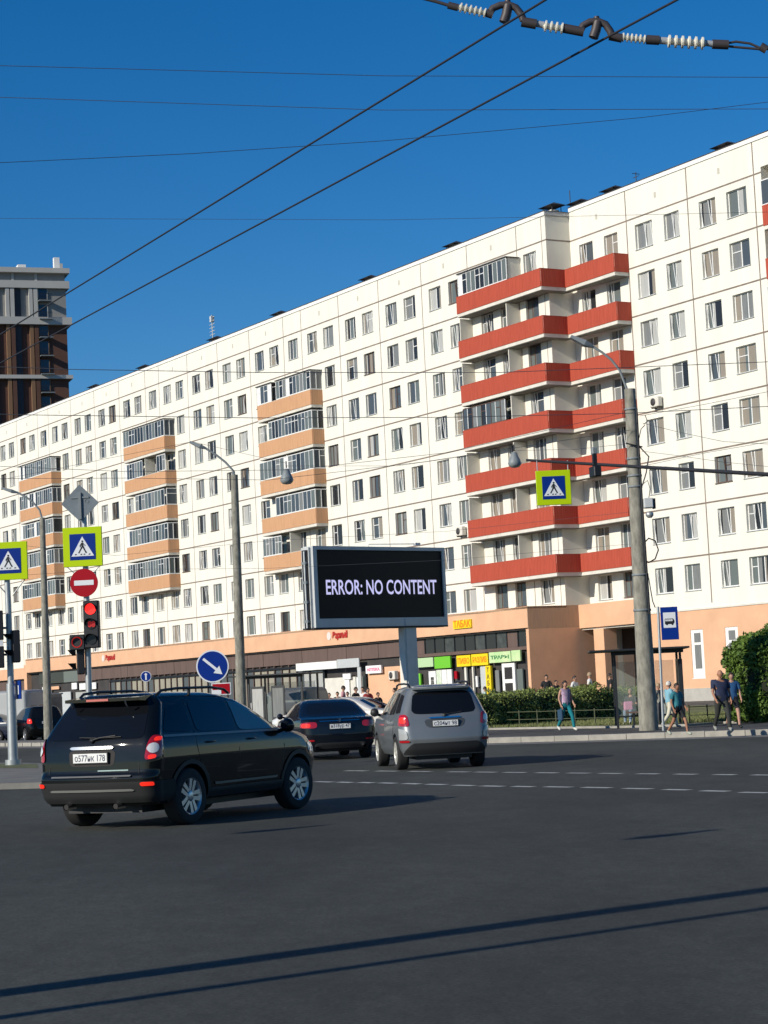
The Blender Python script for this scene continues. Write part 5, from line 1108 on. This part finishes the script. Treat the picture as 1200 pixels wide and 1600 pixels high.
r,J=person('person in a purple patterned top and teal leggings walking left of the bus shelter',fp_(886,1142),at_dir(150),pxh(886,1142,79),'walk',cl('purple_pattern',(.35,.18,.34),col2=(.55,.48,.52),vscale=14),cl('teal',(.0,.17,.20)),WSH,HB,0,'long',hairlen=.22,arm=(.1,-.15),fat=1.12)
s=MB(); p=J['par']; s.bbox(p.x-.13,p.x+.1,p.y-.09,p.y-.02,p.z-.38,p.z-.06,cl('navy_bag',(.02,.06,.11)),.02); s.tube([(p.x-.08,p.y-.05,p.z-.06),p,(p.x+.06,p.y-.05,p.z-.06)],.008,M_BLACKM,5); s.v=[tuple(Matrix.Rotation(at_dir(150),4,'Z')@Vector(v)+r.location) for v in s.v]; s.build('bag',None,'dark blue bag held by the person in teal leggings','bag')
r,J=person('heavy bald person in a navy T-shirt and dark trousers walking by the large bush',fp_(1130,1143),at_dir(168),pxh(1130,1143,97),'walk',cl('navy',(.018,.026,.065)),cl('charcoal',(.03,.032,.028)),cl('grey_shoe',(.28,.28,.25)),None,1,'long',skin=SK2,arm=(-.05,.15),fat=1.35)
r,J=person('person in blue top and black shorts half hidden behind the heavy person',fp_(1147,1138),at_dir(172),pxh(1147,1138,88),'walk',cl('blue',(.02,.09,.22)),cl('black',(.012,.012,.014)),M_BPLAST,HB,1,'shorts',arm=(.1,.2),fat=1.1)
r,J=person('young person in a teal T-shirt and black shorts walking past the bus stop sign',fp_(1061,1149),at_dir(140),pxh(1061,1149,82),'walk',cl('teal_shirt',(.015,.13,.17),col2=(.03,.19,.22),vscale=9),MATS['cloth_black'],cl('pale_shoe',(.40,.42,.34)),HB,1,'shorts',skin=SK2,arm=(.1,-.2))
r,J=person('white haired person in a light blue top and cream trousers behind the bus stop post',fp_(1048,1138),at_dir(70),pxh(1048,1138,74),'walk',cl('light_blue',(.20,.42,.52)),cl('cream_trousers',(.62,.58,.46)),cl('grey_shoe2',(.3,.3,.3)),HW,1,'long',arm=(.1,.3))
r,J=person('person in a grey top standing just right of the concrete pole with a white bag',fp_(1031,1135),at_dir(120),pxh(1031,1135,68),'stand',cl('grey_top',(.30,.29,.25)),cl('mid_grey',(.10,.10,.11)),cl('dark_shoe',(.03,.03,.03)),HG,2,'long')
s=MB(); p=Vector((*fp_(1032,1133),0))+Vector((0,-.25,0)); s.bbox(p.x-.17,p.x+.17,p.y-.06,p.y+.06,.42,.86,cl('white_bag',(.62,.66,.66)),.02); s.tube([(p.x-.1,p.y,.86),(p.x-.06,p.y,1.0),(p.x+.06,p.y,1.0),(p.x+.1,p.y,.86)],.008,M_BLACKM,5); s.build('bag',None,'white shopping bag carried right of the concrete pole','bag')
sp2=fp_(988,1131)
r,J=person('person seated in the bus shelter in light blue jeans and white shoes',sp2,at_dir(205),1.55,'sit',cl('dark_top',(.05,.045,.05)),cl('jeans',(.20,.27,.36)),WSH,HG,1,'long',arm=(.25,.3))
s=MB(); p=Vector((sp2[0]-.14,sp2[1]-.32,.72)); s.bbox(p.x-.14,p.x+.16,p.y-.1,p.y+.1,p.z-.14,p.z+.16,cl('pink_bag',(.62,.26,.40)),.04); s.build('bag',None,'pink bag on the lap of the seated person','bag')
# people beyond the hedge and by the shops
FAR=[(853,1050,100,'dark haired person in black, leftmost of the heads above the hedge','black','hair_dark'),(868,1062,104,'small dark head showing above the hedge near the peach wall','black','hair_dark'),
(897,1055,98,'person in a white top with dark hair just above the hedge','white','hair_dark'),(920,1046,97,'person in a white T-shirt standing behind the hedge','white','skin'),(952,1051,100,'person in dark clothes by the peach porch pillar','black','hair_dark')]
CW=cl('white',(.66,.64,.62)); CB=MATS['cloth_black']; CJ=cl('dark_jeans',(.03,.04,.07)); CP_=cl('pink',(.5,.25,.28)); CG=cl('pale_green',(.42,.58,.52)); CR=cl('red',(.32,.03,.03))
def far_person(x,ytop,Y,label,top,hair,zg=.145,ang=180,pose='stand',bottom=None,grp='people near the shops',Hh=None):
    p=at(x,ytop,Y); H=Hh or max(1.45,min(1.9,p.z-zg)); person(label,(p.x,p.y),at_dir(ang),H,pose,top,bottom or CJ,M_BPLAST,hair,1,'long',group=grp,zg=zg)
for i,(x,y,Y,l,c_,h_) in enumerate(FAR): far_person(x,y,Y,l,MATS['cloth_'+c_],MATS[h_] if h_!='skin' else HG,ang=170-25*i)
far_person(757,1072,92,'person in a pale mint top walking in front of the yellow shop',CG,HB,ang=90)
for x,y,Y,l,t_,a,z_ in ((397,1088,92,'person in a white top at the left bus shelter',CW,200,.0),(505,1073,103,'person in a long white top left of the shop entrance',CW,100,.0),(514,1082,104,'small person in pink by the shop entrance',CP_,160,.0),(527,1080,103,'person in black left of the shop entrance steps',CB,180,.0),(535,1058,104.5,'tall person in pink standing at the shop entrance',CP_,90,.1),(543,1080,103,'dark haired person in grey by the entrance',cl('grey',(.15,.15,.16)),200,.0),(555,1068,102,'person in black with a white bag at the entrance',CB,120,.0),(567,1070,103,'person in white beside the grey door post',CW,220,.0),(574,1074,101,'person in dark red beside the peach wall',CR,150,.0),(590,1081,98,'person in black in front of the peach wall',CB,140,.0),(617,1074,96,'dark head beside the silver SUV roof, in front of the peach wall',CB,260,.0)):
    far_person(x,y,Y,l,t_,HB,z_,a)
# ------------------------------------------------------------------ hedge, bush, grass, fence
def leafmat(name,c,c2): 
    M=mat(name,c,.55,col2=c2,vscale=1.6,spec=.35); M.node_tree.nodes['Principled BSDF'].inputs['Roughness'].default_value=.6; return M
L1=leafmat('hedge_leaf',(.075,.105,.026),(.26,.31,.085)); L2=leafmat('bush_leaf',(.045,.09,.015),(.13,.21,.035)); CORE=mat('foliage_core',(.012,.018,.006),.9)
def leaves(name,parent,inside,bb,n,size,M,seed):
    rg=random.Random(seed); s=MB(); c=0; vs=[];fs=[]
    while c<n:
        p=Vector([rg.uniform(bb[i][0],bb[i][1]) for i in range(3)]); d=inside(p)
        if d<0 or (d>.28 and rg.random()<.8): continue
        nn=Vector((rg.gauss(0,1),rg.gauss(0,1),rg.gauss(0,1)+.5)).normalized(); a=nn.orthogonal().normalized(); a=(Matrix.Rotation(rg.uniform(0,6.28),3,nn)@a); b=nn.cross(a); z=size*rg.uniform(.6,1.35)
        k=len(vs); vs+=[tuple(p-a*z),tuple(p-b*z*.5),tuple(p+a*z),tuple(p+b*z*.5)]; fs.append((k,k+1,k+2,k+3)); c+=1
    s.add(vs,fs,M); return s.build(name,parent)
def nz(p,sc_=1.3): return noise.noise(Vector(p)*sc_)
# hedge: runs behind the grass from the silver SUV to the shelter
Ha=gnd(735,1133,.14); Hb=gnd(968,1121,.14); Ha=at(728,1133,72); Hb=at(1000,1120,79); Ha.z=Hb.z=.14; hd=(Hb-Ha); HL=hd.to_2d().length; hrz=math.atan2(hd.y,hd.x)
hg=thing('hedge','long dark green clipped hedge between the grass strip and the shops','hedge',tuple(Ha),hrz)
def hin(p):
    top=1.14+.28*nz((p.x,0,3),.8)+.16*nz((p.x,p.y,9),2.5)+.08*nz((p.x,p.y,4),6); 
    return min(top-p.z,p.y+.75+.15*nz((p.x,p.z,1),1.6),.9-p.y,p.x+.2,HL+.2-p.x)
leaves('foliage',hg,hin,((-.2,HL+.2),(-.95,1.0),(0,1.5)),26000,.055,L1,5)
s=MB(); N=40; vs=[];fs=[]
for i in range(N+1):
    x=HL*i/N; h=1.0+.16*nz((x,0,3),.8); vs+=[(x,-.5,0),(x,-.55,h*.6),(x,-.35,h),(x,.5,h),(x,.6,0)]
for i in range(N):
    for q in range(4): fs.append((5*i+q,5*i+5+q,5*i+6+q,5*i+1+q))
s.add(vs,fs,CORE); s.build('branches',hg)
# round bush at the right edge
bc=at(1215,1120,61); bc.z=.14; bz=thing('bush','large rounded green bush at the right edge behind the pavement','bush',tuple(bc))
def bin_(p):
    q=Vector((p.x/1.55,p.y/1.35,(p.z-1.15)/1.62)); r_=q.length; d=(1-r_)*1.3+.28*nz(p,1.1)+.13*nz(p,3)
    return d
leaves('foliage',bz,bin_,((-1.9,1.9),(-1.7,1.7),(.05,3.1)),30000,.065,L2,8)
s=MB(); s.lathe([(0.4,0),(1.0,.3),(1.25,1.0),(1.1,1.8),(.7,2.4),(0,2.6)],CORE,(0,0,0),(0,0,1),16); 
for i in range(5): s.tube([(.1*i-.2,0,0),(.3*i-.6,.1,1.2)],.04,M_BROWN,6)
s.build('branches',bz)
bc2=at(1255,1120,66); bc2.z=.14
# grass
GR=mat('grass_ground',(.12,.13,.04),.95,var=.4,vscale=2.5); GB=mat('grass_blade',(.12,.15,.04),.8,col2=(.22,.22,.09),vscale=1.5)
ga=[at(720,1140,66),at(965,1134,69),at(975,1130,75),at(1260,1120,72),at(1260,1112,110),at(700,1120,110)]
gp=[(-.2+gnd(757,1141,.147).x,gnd(757,1141,.147).y)]; 
poly=[gnd(700,1141,.15),gnd(757,1138,.15),gnd(860,1136,.15),gnd(960,1135,.15),gnd(1075,1132,.15),gnd(1130,1128,.15),gnd(1260,1124,.15),gnd(1260,1100,.15),gnd(700,1108,.15)]
s=MB(); s.add([(p.x,p.y,.152) for p in poly],[tuple(range(len(poly)))],GR)
rg=random.Random(2); vs=[];fs=[]; 
for i in range(26000):
    x=rg.uniform(740,1230); y=1141+(1124-1141)*((x-700)/560)-rg.random()**1.5*14-.5; p=gnd(x,y,.15); h=rg.uniform(.04,.13); a=rg.uniform(0,3.14); w_=.012; k=len(vs)
    dx_,dy_=math.cos(a)*w_,math.sin(a)*w_; l=rg.uniform(-.04,.04)
    vs+=[(p.x-dx_,p.y-dy_,.15),(p.x+dx_,p.y+dy_,.15),(p.x+l,p.y+l,.15+h)]; fs.append((k,k+1,k+2))
s.add(vs,fs,GB); s.build('grass',kind='stuff')
s=MB(); 
e=[gnd(700,1143.5,.15),gnd(757,1140.5,.15),gnd(860,1138.5,.15),gnd(960,1137.5,.15),gnd(1075,1134.5,.15),gnd(1130,1130.5,.15),gnd(1260,1126.5,.15)]
for a,b in zip(e[:-1],e[1:]):
    t=(b-a).normalized(); n_=Vector((-t.y,t.x,0))*.12; s.slab([(a.x,a.y),(b.x,b.y),(b.x+n_.x,b.y+n_.y),(a.x+n_.x,a.y+n_.y)],.146,.21,M_KERB)
s.build('grass_edging',kind='structure')
def low_fence(x0,y0,x1,y1,label,n,grp='low fences along the grass'):
    a=gnd(x0,y0,.15); b=gnd(x1,y1,.15); d=b-a; L=d.length; r=thing('low_fence',label,'fence',tuple(a),math.atan2(d.y,d.x),grp); MF=mat('fence_paint',(.085,.095,.05),.8)
    for z in (.24,.5):
        s=MB(); s.tube([(0,0,z),(L,0,z)],.013,MF,6); s.build('rail',r)
    for i in range(n+1):
        s=MB(); s.tube([(L*i/n,0,0),(L*i/n,0,.56)],.022,MF,6); s.build('post',r)
low_fence(758,1136,962,1133,'low green grey tube fence in front of the hedge',7); low_fence(1078,1130,1250,1123,'low green grey tube fence in front of the right bush',6)
# ------------------------------------------------------------------ bus shelters
def shelter(label,org,rz,L,D,H,cat='bus shelter',ads=()):
    r=thing('bus_shelter',label,cat,tuple(org),rz); GM=mat('shelter_metal',(.03,.033,.036),.4,metal=.3)
    s=MB(); s.bbox(-.75,L+.25,-.7,D+.1,H,H+.06,GM,.015); s.box(-.1,L+.1,-.12,0,H-.11,H-.002,GM); s.build('roof',r)
    for x in (0,L):
        for y in (0,D):
            s=MB(); s.box(x-.035,x+.035,y-.04,y+.04,0,H-.111 if y==0 else H-.002,GM); s.build('post',r)
    for k in range(3):
        x0=.08+k*(L-.16)/3; x1=.05+(k+1)*(L-.16)/3; s=MB(); s.box(x0,x1,D-.012,D,.35,H-.3,mat('shelter_glass',(.30,.36,.33),.05,alpha=.22)); s.build('glass_panel',r); s=MB(); s.box(x0,x1,D-.02,D+.02,.3,.348,GM); s.build('rail',r)
    s=MB(); s.box(.3,L-.5,D-.55,D-.15,.42,.47,M_BROWN)
    for x in(.5,L-.8): s.box(x,x+.06,D-.5,D-.2,0,.419,GM)
    s.build('bench',r)
    for (x,y0,y1,M) in ads: s=MB(); s.box(x-.06,x+.06,y0,y1,.3,H-.3,GM); s.build('light_box',r)
    return r
o=at(966,1136,61.5); o.z=.145; o2=at(1068,1128,61.0); d=(o2-o); L=d.to_2d().length
shelter('dark framed glass bus shelter on the right behind the concrete pole',o,R_(-4),L,1.5,2.28,ads=((L,.05,1.3,None),))
o=at(392,1150,90); o.z=0; r=shelter('dark bus shelter with lit posters at the left of the grey van',o,R_(-25),2.6,1.5,2.5)
s=MB()
for x0,Mx in ((.0,M_CURT[0]),(1.0,M_CURT[1])): s.box(x0+.1,x0+.75,-.02,.03,.5,2.05,MATS['shelter_metal']); s.box(x0+.17,x0+.68,-.03,-.021,.7,1.95,Mx)
s.build('poster_board',r)
# shadow casting poles just outside the left edge of the picture
for i,(px_,py_,r0,label,hh) in enumerate(((0,1552,.16,'tall steel pole standing outside the left edge, nearer the camera',10.5),(0,1590,.075,'thin steel pole standing outside the left edge beside the tall one',9.5))):
    p=gnd(px_,py_); q=p-sdh*7.0; r=thing('steel_pole',label,'pole',(q.x,q.y,0),0,'poles beyond the left edge'); s=MB(); s.tube([(0,0,0),(0,0,hh)],[r0,r0*.7],M_STEEL,14); s.build('pole',r); s=MB(); s.tube([(0,0,0),(0,0,.25)],r0*1.8,M_STEEL,14); s.build('foot',r)

for (x,y,h,l) in ((1050,1304,6.0,'grey lamp shape added unseen outside the left edge to shade the road, farther one'),(437,1296,5.5,'grey lamp shape added unseen outside the left edge to shade the road, nearer one')):  # unseen casters, added to throw two short shadow streaks on the road
    p=gnd(x,y); q=p-sdh*(h/math.tan(SUN_EL)); q.z=h; root=thing('hanging_lamp',l,'lamp',tuple(q),0,'lamps hung over the road')
    s=MB(); s.lathe([(.03,.3),(.07,.26),(.08,.1),(.13,.0),(.15,-.12),(.12,-.2)],M_GREYP,(0,0,0),(0,0,1),16); s.build('lamp_shade',root)
    s=MB(); s.lathe([(.12,-.2),(.08,-.25),(0,-.27)],MATS['lamp_glass'],(0,0,0),(0,0,1),16); s.build('lens',root)
    wire('span wire added to hold the '+('farther' if x>600 else 'nearer')+' shadow caster outside the left edge',[q+Vector((-9,-3,.5)),q+Vector((0,0,.3)),q+Vector((-4,9,.6))],.004)
